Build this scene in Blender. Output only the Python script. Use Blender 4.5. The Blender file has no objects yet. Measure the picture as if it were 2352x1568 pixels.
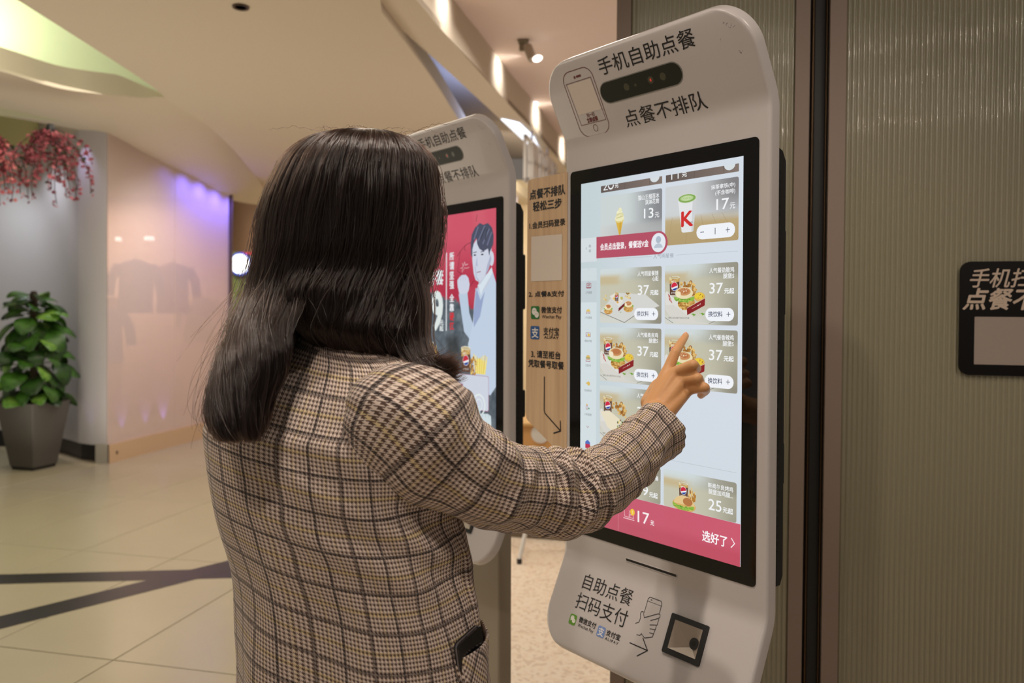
import bpy, bmesh, math, random
import numpy as np
from mathutils import Vector, Matrix, noise
random.seed(7); rng = np.random.default_rng(7)
R = math.radians
SC = bpy.context.scene
COL = SC.collection

# ------------------------------------------------------------------ camera
FPX, CX, CY, CAMH = 1830.0, 1176.0, 750.0, 1.38
PITCH, ROLL = math.atan(29 / 1830.0 * 1750 / 1830), 0.0085
fw = np.array([0, math.cos(PITCH), -math.sin(PITCH)])
_r = np.array([1.0, 0, 0]); _u = np.cross(_r, fw)
rt = _r * math.cos(ROLL) + _u * math.sin(ROLL)
up = _u * math.cos(ROLL) - _r * math.sin(ROLL)
EYE = np.array([0, 0, CAMH])
cam = bpy.data.cameras.new('camera'); camo = bpy.data.objects.new('camera', cam); COL.objects.link(camo)
cam.sensor_width = 36.0; cam.sensor_fit = 'HORIZONTAL'; cam.lens = FPX / 2352 * 36
cam.shift_y = -(784 - CY) / 2352
cam.clip_start = 0.05; cam.clip_end = 100
m = Matrix.Identity(4)
for i in range(3):
    m[i][0] = rt[i]; m[i][1] = up[i]; m[i][2] = -fw[i]; m[i][3] = EYE[i]
camo.matrix_world = m
cam.dof.use_dof = True; cam.dof.focus_distance = 1.28; cam.dof.aperture_fstop = 4.5
SC.camera = camo

# ------------------------------------------------------------------ world, light, exposure
SC.view_settings.view_transform = 'Standard'; SC.view_settings.look = 'None'
SC.view_settings.exposure = 0.0; SC.view_settings.gamma = 1.0
SC.view_settings.use_curve_mapping = False
try:
    SC.cycles.use_denoising = True
except Exception:
    pass
W = bpy.data.worlds.new('world'); SC.world = W; W.use_nodes = True
W.node_tree.nodes['Background'].inputs[0].default_value = (1.0, 0.86, 0.74, 1)
W.node_tree.nodes['Background'].inputs[1].default_value = 0.155

def light(name, kind, loc, power, color, target=None, size=0.3, spot=60, blend=0.6, size_y=None):
    l = bpy.data.lights.new(name, kind); o = bpy.data.objects.new(name, l); COL.objects.link(o)
    l.energy = power; l.color = color
    if kind == 'AREA':
        l.size = size
        if size_y: l.shape = 'RECTANGLE'; l.size_y = size_y
    elif kind == 'SPOT':
        l.spot_size = R(spot); l.spot_blend = blend; l.shadow_soft_size = size
    else:
        l.shadow_soft_size = size
    o.location = loc
    if target is not None:
        d = Vector(target) - Vector(loc)
        o.rotation_euler = d.to_track_quat('-Z', 'Y').to_euler()
    return o
WARM = (1.0, 0.87, 0.74)
# mall down-lights above and behind the customer, wide ceiling panels, and added fill lights
light('downlight_key', 'SPOT', (-0.75, -0.35, 3.1), 58, WARM, (-0.15, 1.1, 1.2), 0.05, 70)
light('downlight_near', 'SPOT', (-0.14, 0.98, 2.93), 66, (1, .90, .78), (-0.10, 1.06, 1.2), 0.04, 62, .8)
light('terrazzo_fill', 'SPOT', (0.3, 3.7, 3.1), 42, (1, .90, .80), (0.25, 3.7, 0), 0.05, 80)  # added spot that brightens the terrazzo floor
light('downlight_side', 'SPOT', (1.15, 0.25, 3.15), 40, WARM, (0.35, 1.4, 1.2), 0.04, 70)
for k_, (x_, y_) in enumerate(((1.5, -1.2), (2.2, -1.9), (0.2, -2.6), (1.1, -3.3), (2.6, -3.2))):
    light('downlight_row', 'SPOT', (x_, y_, 3.1), 26, WARM, (1.3 + .1 * k_, 2.0, 2.0), 0.03, 34)
light('ceiling_panel_mall', 'AREA', (-2.6, 2.4, 2.93), 27, (1, .92, .78), (-2.6, 2.4, 0), 2.2)
light('ceiling_panel_far', 'AREA', (-1.6, 5.6, 2.90), 52, (1, .91, .78), (-1.6, 5.6, 0), 3.0)
light('ceiling_panel_right', 'AREA', (0.5, 4.4, 3.15), 24, (1, .90, .80), (0.4, 4.0, 0), 1.4)
light('ceiling_fill', 'AREA', (-2.7, 5.0, 0.06), 56, (1, .91, .78), (-2.2, 5.2, 3), 3.8)  # unseen fill just above the floor, added to brighten the ceiling
light('ceiling_fill_right', 'AREA', (0.8, 5.6, 0.06), 22, (.96, .86, .86), (0.6, 5.0, 3), 2.4)  # the same added, unseen fill for the right ceiling
light('green_spill', 'SPOT', (-4.3, 5.0, 2.7), 22, (.82, 1, .50), (-3.6, 4.6, 0), .2, 90, 1)  # added spot that tints the left floor green
light('fill_behind', 'AREA', (-1.2, -2.6, 1.9), 5, (1, .88, .80), (0, 1.5, 1.2), 2.4)

# ------------------------------------------------------------------ helpers
def px_ray(px, py):
    return fw + rt * ((px - CX) / FPX) - up * ((py - CY) / FPX)
def at(px, py, Y):                      # the place seen at a pixel, Y metres ahead
    d = px_ray(px, py); return EYE + d * (Y / d[1])
def at_z(px, py, z):
    d = px_ray(px, py); return EYE + d * ((z - CAMH) / d[2])
def on_plane(px, py, p0, n):
    d = px_ray(px, py); return EYE + d * (np.dot(p0 - EYE, n) / np.dot(d, n))
def proj(p):
    q = np.asarray(p, float) - EYE; z = q @ fw
    return CX + FPX * (q @ rt) / z, CY - FPX * (q @ up) / z

def lin(c):
    c = c / 255.0
    return c / 12.92 if c <= 0.04045 else ((c + 0.055) / 1.055) ** 2.4
def rgb(r, g, b): return (lin(r), lin(g), lin(b), 1.0)

MATS = {}
def mat(name, color, rough=0.5, metal=0.0, spec=0.5, emit=0.0, noise_amt=0.0, noise_scale=20, bump=0.0, coat=0.0, trans=0.0):
    if name in MATS: return MATS[name]
    m = bpy.data.materials.new(name); m.use_nodes = True; nt = m.node_tree; b = nt.nodes['Principled BSDF']
    b.inputs['Base Color'].default_value = color; b.inputs['Roughness'].default_value = rough
    b.inputs['Metallic'].default_value = metal; b.inputs['Specular IOR Level'].default_value = spec
    b.inputs['Coat Weight'].default_value = coat
    b.inputs['Transmission Weight'].default_value = trans
    if emit:
        b.inputs['Emission Color'].default_value = color; b.inputs['Emission Strength'].default_value = emit
    if noise_amt or bump:
        tc = nt.nodes.new('ShaderNodeTexCoord'); nz = nt.nodes.new('ShaderNodeTexNoise')
        nz.inputs['Scale'].default_value = noise_scale; nz.inputs['Detail'].default_value = 4
        nt.links.new(tc.outputs['Object'], nz.inputs['Vector'])
        if noise_amt:
            mx = nt.nodes.new('ShaderNodeMix'); mx.data_type = 'RGBA'; mx.blend_type = 'MULTIPLY'
            mx.inputs[0].default_value = noise_amt
            rp = nt.nodes.new('ShaderNodeValToRGB'); rp.color_ramp.elements[0].position = .3; rp.color_ramp.elements[1].position = .7
            rp.color_ramp.elements[0].color = (.45, .45, .45, 1)
            mx.inputs[6].default_value = color
            nt.links.new(nz.outputs['Fac'], rp.inputs['Fac']); nt.links.new(rp.outputs['Color'], mx.inputs[7])
            nt.links.new(mx.outputs[2], b.inputs['Base Color'])
        if bump:
            bp = nt.nodes.new('ShaderNodeBump'); bp.inputs['Strength'].default_value = bump; bp.inputs['Distance'].default_value = 0.002
            nt.links.new(nz.outputs['Fac'], bp.inputs['Height']); nt.links.new(bp.outputs['Normal'], b.inputs['Normal'])
    MATS[name] = m
    return m

def display_mat():
    """a lit display: what it shows is the colour printed on its pixels"""
    if 'display' in MATS: return MATS['display']
    m = bpy.data.materials.new('display'); m.use_nodes = True; nt = m.node_tree; b = nt.nodes['Principled BSDF']
    a = nt.nodes.new('ShaderNodeVertexColor'); a.layer_name = 'Col'
    b.inputs['Base Color'].default_value = (0.01, 0.01, 0.01, 1); b.inputs['Roughness'].default_value = 0.12
    b.inputs['Specular IOR Level'].default_value = 0.35
    nt.links.new(a.outputs['Color'], b.inputs['Emission Color']); b.inputs['Emission Strength'].default_value = 0.98
    MATS['display'] = m; return m

class MB:
    def __init__(s): s.v = []; s.f = []; s.mi = []; s.col = []; s.uv = {}; s.M = None
    def add(s, verts, faces, mi=0, col=None):
        o = len(s.v)
        if s.M is not None:
            verts = [tuple(s.M @ Vector(p)) for p in verts]
        s.v.extend([tuple(map(float, p)) for p in verts])
        for k, f in enumerate(faces):
            s.f.append([o + i for i in f]); s.mi.append(mi)
            if col is None: s.col.append(None)
            elif isinstance(col, list): s.col.append([col[i] for i in f])
            else: s.col.append([col] * len(f))
        return s
    def box(s, x0, x1, y0, y1, z0, z1, mi=0, bev=0):
        if bev:
            b = bev
            prof = [(x0 + b, y0), (x1 - b, y0), (x1, y0 + b), (x1, y1 - b), (x1 - b, y1), (x0 + b, y1), (x0, y1 - b), (x0, y0 + b)]
            inner = [(min(max(x, x0 + b), x1 - b), min(max(y, y0 + b), y1 - b)) for x, y in prof]
            rings = [[(x, y, z0) for x, y in inner], [(x, y, z0 + b) for x, y in prof], [(x, y, z1 - b) for x, y in prof], [(x, y, z1) for x, y in inner]]
            return s.rings(rings, mi=mi, cap=True)
        v = [(x, y, z) for z in (z0, z1) for y in (y0, y1) for x in (x0, x1)]
        return s.add(v, [(0, 2, 3, 1), (4, 5, 7, 6), (0, 1, 5, 4), (2, 6, 7, 3), (0, 4, 6, 2), (1, 3, 7, 5)], mi)
    def rings(s, rings, mi=0, cap=True, closed=True):
        n = len(rings[0]); v = [p for r in rings for p in r]; f = []
        for k in range(len(rings) - 1):
            for i in range(n if closed else n - 1):
                j = (i + 1) % n
                f.append((k * n + i, k * n + j, (k + 1) * n + j, (k + 1) * n + i))
        if cap: f.append(tuple(range(n))[::-1]); f.append(tuple((len(rings) - 1) * n + i for i in range(n)))
        return s.add(v, f, mi)
    def tube(s, path, rad, seg=10, mi=0, cap=True):
        P = [Vector(p) for p in path]; n = len(P)
        rad = [rad] * n if not hasattr(rad, '__len__') else rad
        rings = []; prev = None
        for i in range(n):
            t = (P[min(i + 1, n - 1)] - P[max(i - 1, 0)]).normalized()
            if prev is None:
                a = Vector((0, 0, 1)) if abs(t.z) < .9 else Vector((1, 0, 0)); nx = t.cross(a).normalized()
            else: nx = (prev - t * prev.dot(t)).normalized()
            prev = nx; ny = t.cross(nx)
            rings.append([P[i] + (nx * math.cos(q) + ny * math.sin(q)) * rad[i] for q in [2 * math.pi * k / seg for k in range(seg)]])
        return s.rings(rings, mi, cap)
    def lathe(s, prof, seg=24, mi=0, center=(0, 0, 0)):
        rings = [[(center[0] + r * math.cos(a), center[1] + r * math.sin(a), center[2] + z) for a in [2 * math.pi * k / seg for k in range(seg)]] for r, z in prof]
        return s.rings(rings, mi, True)
    def prism(s, outline, fr, d0, d1, mi=0, hole=None):
        """outline in (x,y), fr(x,y,d)->point; walls between d0 and d1"""
        n = len(outline); v = [fr(x, y, d0) for x, y in outline] + [fr(x, y, d1) for x, y in outline]
        f = [(i, (i + 1) % n, n + (i + 1) % n, n + i) for i in range(n)]
        if hole is None:
            f += [tuple(range(n))[::-1], tuple(range(n, 2 * n))]; return s.add(v, f, mi)
        m_ = len(hole); v += [fr(x, y, d0) for x, y in hole] + [fr(x, y, d1) for x, y in hole]
        assert m_ == n
        h = 2 * n
        f += [(h + i, h + n + i, h + n + (i + 1) % n, h + (i + 1) % n) for i in range(n)]
        f += [(n + i, n + (i + 1) % n, h + n + (i + 1) % n, h + n + i) for i in range(n)]
        f += [(i, h + i, h + (i + 1) % n, (i + 1) % n) for i in range(n)]
        return s.add(v, f, mi)
    # flat print: fr(x,y,lift)
    def flat(s, pts, fr, d, mi=0, col=None):
        return s.add([fr(x, y, d) for x, y in pts], [tuple(range(len(pts)))], mi, col)
    def stroke(s, pts, w, fr, d, mi=0, col=None, closed=False):
        n = len(pts); L = []; Rr = []
        for i in range(n):
            a = pts[i - 1] if (i > 0 or closed) else None; b = pts[i]; c = pts[(i + 1) % n] if (i < n - 1 or closed) else None
            def nrm(p, q):
                dx, dy = q[0] - p[0], q[1] - p[1]; l = math.hypot(dx, dy) or 1; return (-dy / l, dx / l)
            if a is None: nx, ny = nrm(b, c); k = 1
            elif c is None: nx, ny = nrm(a, b); k = 1
            else:
                n1, n2 = nrm(a, b), nrm(b, c); nx, ny = n1[0] + n2[0], n1[1] + n2[1]; l = math.hypot(nx, ny) or 1; nx /= l; ny /= l
                k = 1 / max(.5, nx * n1[0] + ny * n1[1])
            L.append((b[0] + nx * w / 2 * k, b[1] + ny * w / 2 * k)); Rr.append((b[0] - nx * w / 2 * k, b[1] - ny * w / 2 * k))
        v = [fr(x, y, d) for x, y in L] + [fr(x, y, d) for x, y in Rr]
        f = [(i, (i + 1) % n, n + (i + 1) % n, n + i) for i in range(n if closed else n - 1)]
        return s.add(v, f, mi, col)
    def build(s, name, mats, parent=None, smooth=False, angle=35, local=False, **props):
        me = bpy.data.meshes.new(name)
        v = s.v
        if parent is not None and not local:
            inv = Matrix(PM[parent.name]).inverted(); v = [tuple(inv @ Vector(p)) for p in v]
        me.from_pydata(v, [], s.f)
        if not isinstance(mats, (list, tuple)): mats = [mats]
        for q in mats: me.materials.append(q)
        me.polygons.foreach_set('material_index', s.mi)
        if any(c is not None for c in s.col):
            ca = me.color_attributes.new('Col', 'FLOAT_COLOR', 'CORNER'); buf = []
            for f, c in zip(s.f, s.col):
                if c is None: buf += [0, 0, 0, 1] * len(f)
                else:
                    for q in c: buf += list(q)
            ca.data.foreach_set('color', buf)
        if s.uv:
            uvl = me.uv_layers.new(name='UVMap'); buf = []
            for f in s.f:
                for i in f: buf += list(s.uv.get(i, (0, 0)))
            uvl.data.foreach_set('uv', buf)
        me.validate()
        if smooth:
            me.polygons.foreach_set('use_smooth', [True] * len(me.polygons))
            bm = bmesh.new(); bm.from_mesh(me)
            for e in bm.edges:
                if len(e.link_faces) == 2 and e.calc_face_angle(0) > R(angle): e.smooth = False
            bm.to_mesh(me); bm.free()
        me.update()
        o = bpy.data.objects.new(name, me); COL.objects.link(o)
        if parent is not None: o.parent = parent
        PM[o.name] = PM[parent.name] if parent is not None else Matrix.Identity(4)
        for k, q in props.items(): o[k] = q
        return o
PM = {}
def root(name, label, cat, M=None, group=None):
    o = bpy.data.objects.new(name, None); COL.objects.link(o); o.empty_display_size = .1
    M = Matrix.Identity(4) if M is None else M
    o.matrix_world = M; PM[o.name] = M
    o['label'] = label; o['category'] = cat
    if group: o['group'] = group
    return o
def T(x, y, z, rz=0): return Matrix.Translation((x, y, z)) @ Matrix.Rotation(rz, 4, 'Z')
def rrect(x0, x1, y0, y1, r, n=6):
    p = []
    for cx, cy, a in ((x1 - r, y1 - r, 0), (x0 + r, y1 - r, 90), (x0 + r, y0 + r, 180), (x1 - r, y0 + r, 270)):
        p += [(cx + r * math.cos(R(a + 90 * k / n)), cy + r * math.sin(R(a + 90 * k / n))) for k in range(n + 1)]
    return p
def ellipse(cx, cy, rx, ry, n=28, a0=0, a1=360):
    c = abs(a1 - a0) >= 360
    return [(cx + rx * math.cos(R(a0 + (a1 - a0) * k / (n if c else n - 1))), cy + ry * math.sin(R(a0 + (a1 - a0) * k / (n if c else n - 1)))) for k in range(n)]

# writing ------------------------------------------------------------------
_TX = {}
def glyphs(txt, spacing=1.0):
    key = (txt, spacing)
    if key not in _TX:
        c = bpy.data.curves.new('t', 'FONT'); c.body = txt; c.size = 1.0; c.space_character = spacing; c.resolution_u = 3
        o = bpy.data.objects.new('t', c); COL.objects.link(o)
        dg = bpy.context.evaluated_depsgraph_get(); dg.update()
        me = bpy.data.meshes.new_from_object(o.evaluated_get(dg))
        v = [(q.co.x, q.co.y) for q in me.vertices]; f = [tuple(p.vertices) for p in me.polygons]
        bpy.data.objects.remove(o); bpy.data.curves.remove(c); bpy.data.meshes.remove(me)
        xs = [a for a, b in v] or [0]; ys = [b for a, b in v] or [0]
        _TX[key] = (v, f, min(xs), max(xs), min(ys), max(ys))
    return _TX[key]
def write(mb, txt, x0, x1, y0, y1, fr, d, mi=0, col=None, bold=0.0, slant=0.0, spacing=1.0):
    v, f, a, b, c, e = glyphs(txt, spacing); sx = (x1 - x0) / (b - a); sy = (y1 - y0) / (e - c)
    offs = [(0, 0)] if not bold else [(-bold, 0), (bold, 0), (0, -bold), (0, bold), (bold * .7, bold * .7), (-bold * .7, -bold * .7)]
    for k, (ox, oy) in enumerate(offs):
        mb.add([fr(x0 + (x - a) * sx + ox + slant * (y - c) * sy, y0 + (y - c) * sy + oy, d + k * 1e-5) for x, y in v], f, mi, col)
def structure(mb, name, mats, **k):
    return mb.build(name, mats, kind='structure', **k)

# ================================================================== SETTING
M_CEIL = mat('ceiling_paint', rgb(216, 204, 184), .75)
M_TILE = mat('polished_floor_tile', rgb(180, 170, 144), .22, spec=.4, noise_amt=.10, noise_scale=2.2)
M_GROUT = mat('grout', rgb(120, 110, 95), .8)
M_STRIP = mat('dark_floor_inlay', rgb(44, 40, 38), .3)
M_FRAME = mat('bronze_door_frame', rgb(142, 124, 112), .5, spec=.4)
M_BLACK = mat('black_plastic', rgb(26, 25, 26), .42)
M_CHROME = mat('brass_rod', rgb(84, 68, 52), .35, metal=1)
M_WHITE = mat('white_paint', rgb(228, 224, 218), .4)
M_DARK = mat('dark_recess', rgb(20, 17, 15), .5)

def terrazzo():
    m = bpy.data.materials.new('terrazzo'); m.use_nodes = True; nt = m.node_tree; b = nt.nodes['Principled BSDF']
    tc = nt.nodes.new('ShaderNodeTexCoord'); vo = nt.nodes.new('ShaderNodeTexVoronoi'); vo.inputs['Scale'].default_value = 62
    vo.inputs['Randomness'].default_value = 1
    rp = nt.nodes.new('ShaderNodeValToRGB'); e = rp.color_ramp.elements
    e[0].position = 0; e[0].color = rgb(240, 226, 206); e[1].position = 1; e[1].color = rgb(206, 184, 162)
    q = rp.color_ramp.elements.new(.5); q.color = rgb(222, 202, 180); rp.color_ramp.interpolation = 'CONSTANT'
    e2 = rp.color_ramp.elements.new(.72); e2.color = rgb(236, 218, 196)
    sp = nt.nodes.new('ShaderNodeSeparateColor')
    nt.links.new(tc.outputs['Object'], vo.inputs['Vector']); nt.links.new(vo.outputs['Color'], sp.inputs[0])
    nt.links.new(sp.outputs[0], rp.inputs['Fac']); nt.links.new(rp.outputs['Color'], b.inputs['Base Color'])
    b.inputs['Roughness'].default_value = .4
    return m
M_TERR = terrazzo()

e1 = np.array([math.cos(R(-12.8)), math.sin(R(-12.8)), 0]); e2 = np.array([-e1[1], e1[0], 0]); G0 = np.array([-1.567, 3.134, 0])
def gp(a, b, z=0): p = G0 + e1 * a + e2 * b; return (p[0], p[1], z)
fl = MB()
fl.add([gp(-6, -5, -.004), gp(.6, -5, -.004), gp(.6, 10, -.004), gp(-6, 10, -.004), gp(-6, -5, -.05), gp(.6, -5, -.05), gp(.6, 10, -.05), gp(-6, 10, -.05)],
       [(0, 1, 2, 3), (7, 6, 5, 4), (0, 4, 5, 1), (1, 5, 6, 2), (2, 6, 7, 3), (3, 7, 4, 0)], 0)
floor = structure(fl, 'floor', M_GROUT)
tb = MB(); tb.box(.0025, .5975, .0025, 1.1975, -.004, 0, 0, bev=.0015)
t0 = tb.build('tile', M_TILE, floor, local=True, smooth=True)
first = True
for i in range(-9, 1):
    for j in range(-4, 8):
        t = t0 if first else t0.copy(); first = False
        if t is not t0: COL.objects.link(t)
        p = gp(i * .6, j * 1.2); t.location = (p[0], p[1], 0); t.rotation_euler = (0, 0, R(-12.8))
tf = MB(); tf.add([gp(.602, -5, 0), gp(6, -5, 0), gp(6, 1.75 + .0, 0), gp(.602, 1.75, 0)], [(0, 1, 2, 3)])
tf = MB(); tf.add([gp(.602, -5, 0), gp(6.5, -5, 0), gp(6.5, 8, 0), gp(.602, 8, 0), gp(.602, -5, -.05), gp(6.5, -5, -.05), gp(6.5, 8, -.05), gp(.602, 8, -.05)],
                  [(0, 1, 2, 3), (7, 6, 5, 4), (0, 4, 5, 1), (1, 5, 6, 2), (2, 6, 7, 3), (3, 7, 4, 0)])
structure(tf, 'floor_terrazzo', M_TERR)
def strip(name, a, b, w, z):
    a = np.array([*a, 0.]); b = np.array([*b, 0.]); d = (b - a) / np.linalg.norm(b - a); n = np.array([-d[1], d[0], 0]) * w / 2
    s = MB(); q = [a - n, b - n, b + n, a + n]
    s.add([(x, y, z) for x, y, _ in q] + [(x, y, 0) for x, y, _ in q], [(0, 1, 2, 3), (0, 4, 5, 1), (1, 5, 6, 2), (2, 6, 7, 3), (3, 7, 4, 0)])
    return structure(s, name, M_STRIP)
d1 = np.array([.948, .103]) / np.linalg.norm([.948, .103])
p1 = np.array([-2.62, 4.068]); strip('trim_1', p1 - d1 * 3, p1 + d1 * 2.4, .155, .0012)
d2 = np.array([.66, .751]); d2 /= np.linalg.norm(d2)
p2 = np.array([-2.2525, 3.50]); strip('trim_2', p2 - d2 * 2.5, p2 + d2 * 2.6, .165, .0016)

# ribbed glass wall on the right ---------------------------------------------
W0 = at(1410, 727, 2.25); YW = R(15)
DW = np.array([math.cos(YW), -math.sin(YW), 0]); NW = np.array([-math.sin(YW), -math.cos(YW), 0])
def wf(s, z, d=0): p = W0 + DW * s + NW * d; return (p[0], p[1], z)
def ws(px, py): q = on_plane(px, py, W0, NW); return float((q - W0) @ DW), float(q[2])
def ribbed():
    m = bpy.data.materials.new('ribbed_glass'); m.use_nodes = True; nt = m.node_tree; b = nt.nodes['Principled BSDF']
    b.inputs['Base Color'].default_value = rgb(140, 134, 110); b.inputs['Roughness'].default_value = .3
    b.inputs['Specular IOR Level'].default_value = .6; b.inputs['Coat Weight'].default_value = .6; b.inputs['Coat Roughness'].default_value = .07
    return m
M_RIB = ribbed()
def wbox(mb, s0, s1, z0, z1, d0, d1, mi=0):
    v = [wf(s, z, d) for z in (z0, z1) for d in (d0, d1) for s in (s0, s1)]
    mb.add(v, [(0, 2, 3, 1), (4, 5, 7, 6), (0, 1, 5, 4), (2, 6, 7, 3), (0, 4, 6, 2), (1, 3, 7, 5)], mi)
def ribs(s0, s1, name):
    n = round((s1 - s0) / .0125); p = (s1 - s0) / n; mb = MB(); sec = 10
    pts = []
    for i in range(n):
        for k in range(sec):
            t = k / sec; pts.append((s0 + (i + t) * p, -.006 + .0030 * math.sin(math.pi * t)))
    pts.append((s1, -.006))
    v = [wf(s, 0.02, d) for s, d in pts] + [wf(s, 3.24, d) for s, d in pts]
    N = len(pts); mb.add(v, [(i, i + 1, N + i + 1, N + i) for i in range(N - 1)])
    mb.add([wf(s0, .02, -.014), wf(s1, .02, -.014), wf(s1, 3.24, -.014), wf(s0, 3.24, -.014)], [(3, 2, 1, 0)])
    return structure(mb, name, M_RIB, smooth=True, angle=89)
ribs(.0394, .4755, 'window_1'); ribs(.6014, 2.4, 'window_2')
mb = MB(); wbox(mb, 0, .0394, 0, 3.25, -.05, .004); structure(mb, 'trim_3', M_FRAME)
mb = MB(); wbox(mb, .4755, .5114, 0, 3.25, -.05, .004); structure(mb, 'trim_4', M_FRAME)
mb = MB(); wbox(mb, .5609, .6014, 0, 3.25, -.05, .004); structure(mb, 'trim_5', M_FRAME)
mb = MB(); wbox(mb, .5114, .5609, 0, 3.25, -.06, -.03); structure(mb, 'trim_6', M_DARK)
mb = MB(); mb.tube([wf(.5215, .02, -.02), wf(.5215, 3.24, -.02)], .0045, 12); mb.tube([wf(.5555, .02, -.02), wf(.5555, 3.24, -.02)], .003, 10)
structure(mb, 'trim_7', M_CHROME)
mb = MB(); wbox(mb, 0, 2.4, 0, 3.25, -.075, -.062); structure(mb, 'wall_right', M_DARK)

# ceilings ------------------------------------------------------------------
def poly3(name, pts, m, thick=.03, fix=None, dz=1):
    mb = MB(); n = len(pts); top = [(p[0], p[1], p[2] + thick * dz) for p in pts]
    mb.add([tuple(p) for p in pts] + top, [tuple(range(n)), tuple(range(2 * n - 1, n - 1, -1))] + [(i, n + i, n + (i + 1) % n, (i + 1) % n) for i in range(n)])
    return structure(mb, name, m)
def curve2(pts, n=6):
    """smooth a list of 3-D points (Catmull-Rom)"""
    P = [np.array(p, float) for p in pts]; out = []
    for i in range(len(P) - 1):
        a = P[max(i - 1, 0)]; b = P[i]; c = P[i + 1]; d = P[min(i + 2, len(P) - 1)]
        for k in range(n):
            t = k / n; out.append(.5 * ((2 * b) + (-a + c) * t + (2 * a - 5 * b + 4 * c - d) * t * t + (-a + 3 * b - 3 * c + d) * t ** 3))
    out.append(P[-1]); return out
ZM = 2.95
edgeL = [at_z(-220, -160, ZM), at_z(40, 0, ZM), at_z(180, 88, ZM), at_z(330, 185, ZM), at_z(395, 235, ZM), at_z(480, 292, ZM), at_z(560, 372, ZM), at_z(640, 476, ZM)]
edgeR = [at_z(1240, 474, ZM), at_z(1130, 395, ZM), at_z(1060, 285, ZM), at_z(1000, 190, ZM), at_z(940, 110, ZM), at_z(876, 28, ZM)]
main = [(-1.9, .4, ZM)] + [tuple(p) for p in curve2(edgeL)] + [tuple(p) for p in curve2(edgeR)] + [(-.2, .4, ZM)]
poly3('ceiling', main, M_CEIL, .12)
front = curve2([at(-80, 148, 4.85), at(0, 163, 5.0), at(125, 200, 5.35), at(214, 214, 5.55), at(321, 224, 5.85), at(395, 228, 6.1), at(480, 280, 6.95), at(560, 356, 8.4), at(622, 462, 10.4)])
rear = curve2([at(-80, 250, 7.3), at(0, 265, 7.3), at(100, 283, 7.3), at(180, 298, 7.28), at(250, 307, 7.23), at(350, 362, 7.85), at(449, 412, 8.6), at(528, 458, 9.35), at(622, 474.5, 10.5)])
mb = MB(); n = len(front); cols = 8
g = [[front[i] * (1 - k / cols) + rear[i] * (k / cols) for k in range(cols + 1)] for i in range(n)]
mb.add([tuple(p) for r_ in g for p in r_], [(i * (cols + 1) + k, (i + 1) * (cols + 1) + k, (i + 1) * (cols + 1) + k + 1, i * (cols + 1) + k + 1) for i in range(n - 1) for k in range(cols)])
o = structure(mb, 'ceiling_soffit', M_CEIL, smooth=True)
# the lip of the cove above the soffit
mb = MB(); lo = front[:31]; hi = [p + np.array([-.02, .03, .16 * min(1, (30 - i) / 9 + .02)]) for i, p in enumerate(lo)]
back = [p + np.array([-.1, .25, .0]) for p in hi]
N = len(lo); mb.add([tuple(p) for p in lo + hi + back], [(i, i + 1, N + i + 1, N + i) for i in range(N - 1)] + [(N + i, N + i + 1, 2 * N + i + 1, 2 * N + i) for i in range(N - 1)])
structure(mb, 'ceiling_cove', M_CEIL, smooth=True)
mb = MB(); mb.box(-9, -1.2, 2.6, 10.5, 4.15, 4.2); mb.box(-9, -1.0, 10.4, 10.5, 2.9, 4.2); mb.box(-9, -8.9, 2.6, 10.5, 2.9, 4.2)
structure(mb, 'ceiling_recess', mat('recess_paint', rgb(222, 222, 204), .8))
mb = MB()
rc = curve2([np.array([-6.5, 5.2, 0]), np.array([-4.6, 6.6, 0]), np.array([-3.1, 7.2, 0]), np.array([-1.6, 7.4, 0])])
mb.add([(p[0], p[1], 3.02) for p in rc] + [(p[0], p[1], 4.16) for p in rc], [(i, i + 1, len(rc) + i + 1, len(rc) + i) for i in range(len(rc) - 1)])
structure(mb, 'ceiling_recess_wall', mat('green_washed_wall', rgb(214, 218, 192), .8), smooth=True)
light('cove_light', 'POINT', (-4.35, 6.25, 3.72), 24, (.93, 1, .72), None, .12)
light('cove_light_near', 'POINT', (-3.9, 4.6, 3.7), 10, (.95, 1, .70), None, .15)
light('lip_fill', 'POINT', (-2.7, 4.35, 3.12), 16, (1, .97, .74), None, .2)  # added point light in front of the lip to brighten it

Z2 = 3.0; Z3 = 3.25
pl2 = [at_z(876, 28, Z2), at_z(1000, 137, Z2), at_z(1120, 247, Z2), at_z(1232, 352, Z2), at_z(1300, 420, Z2), at_z(1330, 420, Z2), at_z(1300, 385, Z2), at_z(1237, 311, Z2), at_z(1167, 238.5, Z2), at_z(1012.5, 67, Z2), at_z(956, 0, Z2), at_z(860, -160, Z2), at_z(700, -160, Z2)]
poly3('ceiling_band', pl2, M_CEIL, .04)
fb = [at_z(860, -116, Z2), at_z(956, 0, Z2), at_z(1012.5, 67, Z2), at_z(1097, 157, Z2), at_z(1167, 238.5, Z2), at_z(1237, 311, Z2), at_z(1300, 385, Z2)]
mb = MB(); n = len(fb); mb.add([tuple(p) for p in fb] + [(p[0], p[1], Z3 + .01) for p in fb], [(i, i + 1, n + i + 1, n + i) for i in range(n - 1)])
structure(mb, 'ceiling_fascia', M_CEIL, smooth=True)
rcp = [(fb[0][0], fb[0][1], Z3)] + [(p[0], p[1], Z3) for p in fb[1:]] + [(1.0, 11.5, Z3), (5, 11.5, Z3), (5, 1.2, Z3), (wf(2.4, Z3)[0], wf(2.4, Z3)[1] + .0, Z3), (wf(0, Z3)[0], wf(0, Z3)[1] - .2, Z3), (-.4, 2.2, Z3)]
poly3('ceiling_right', rcp, mat('ceiling_paint_pink', rgb(230, 212, 202), .75), .04)
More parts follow.
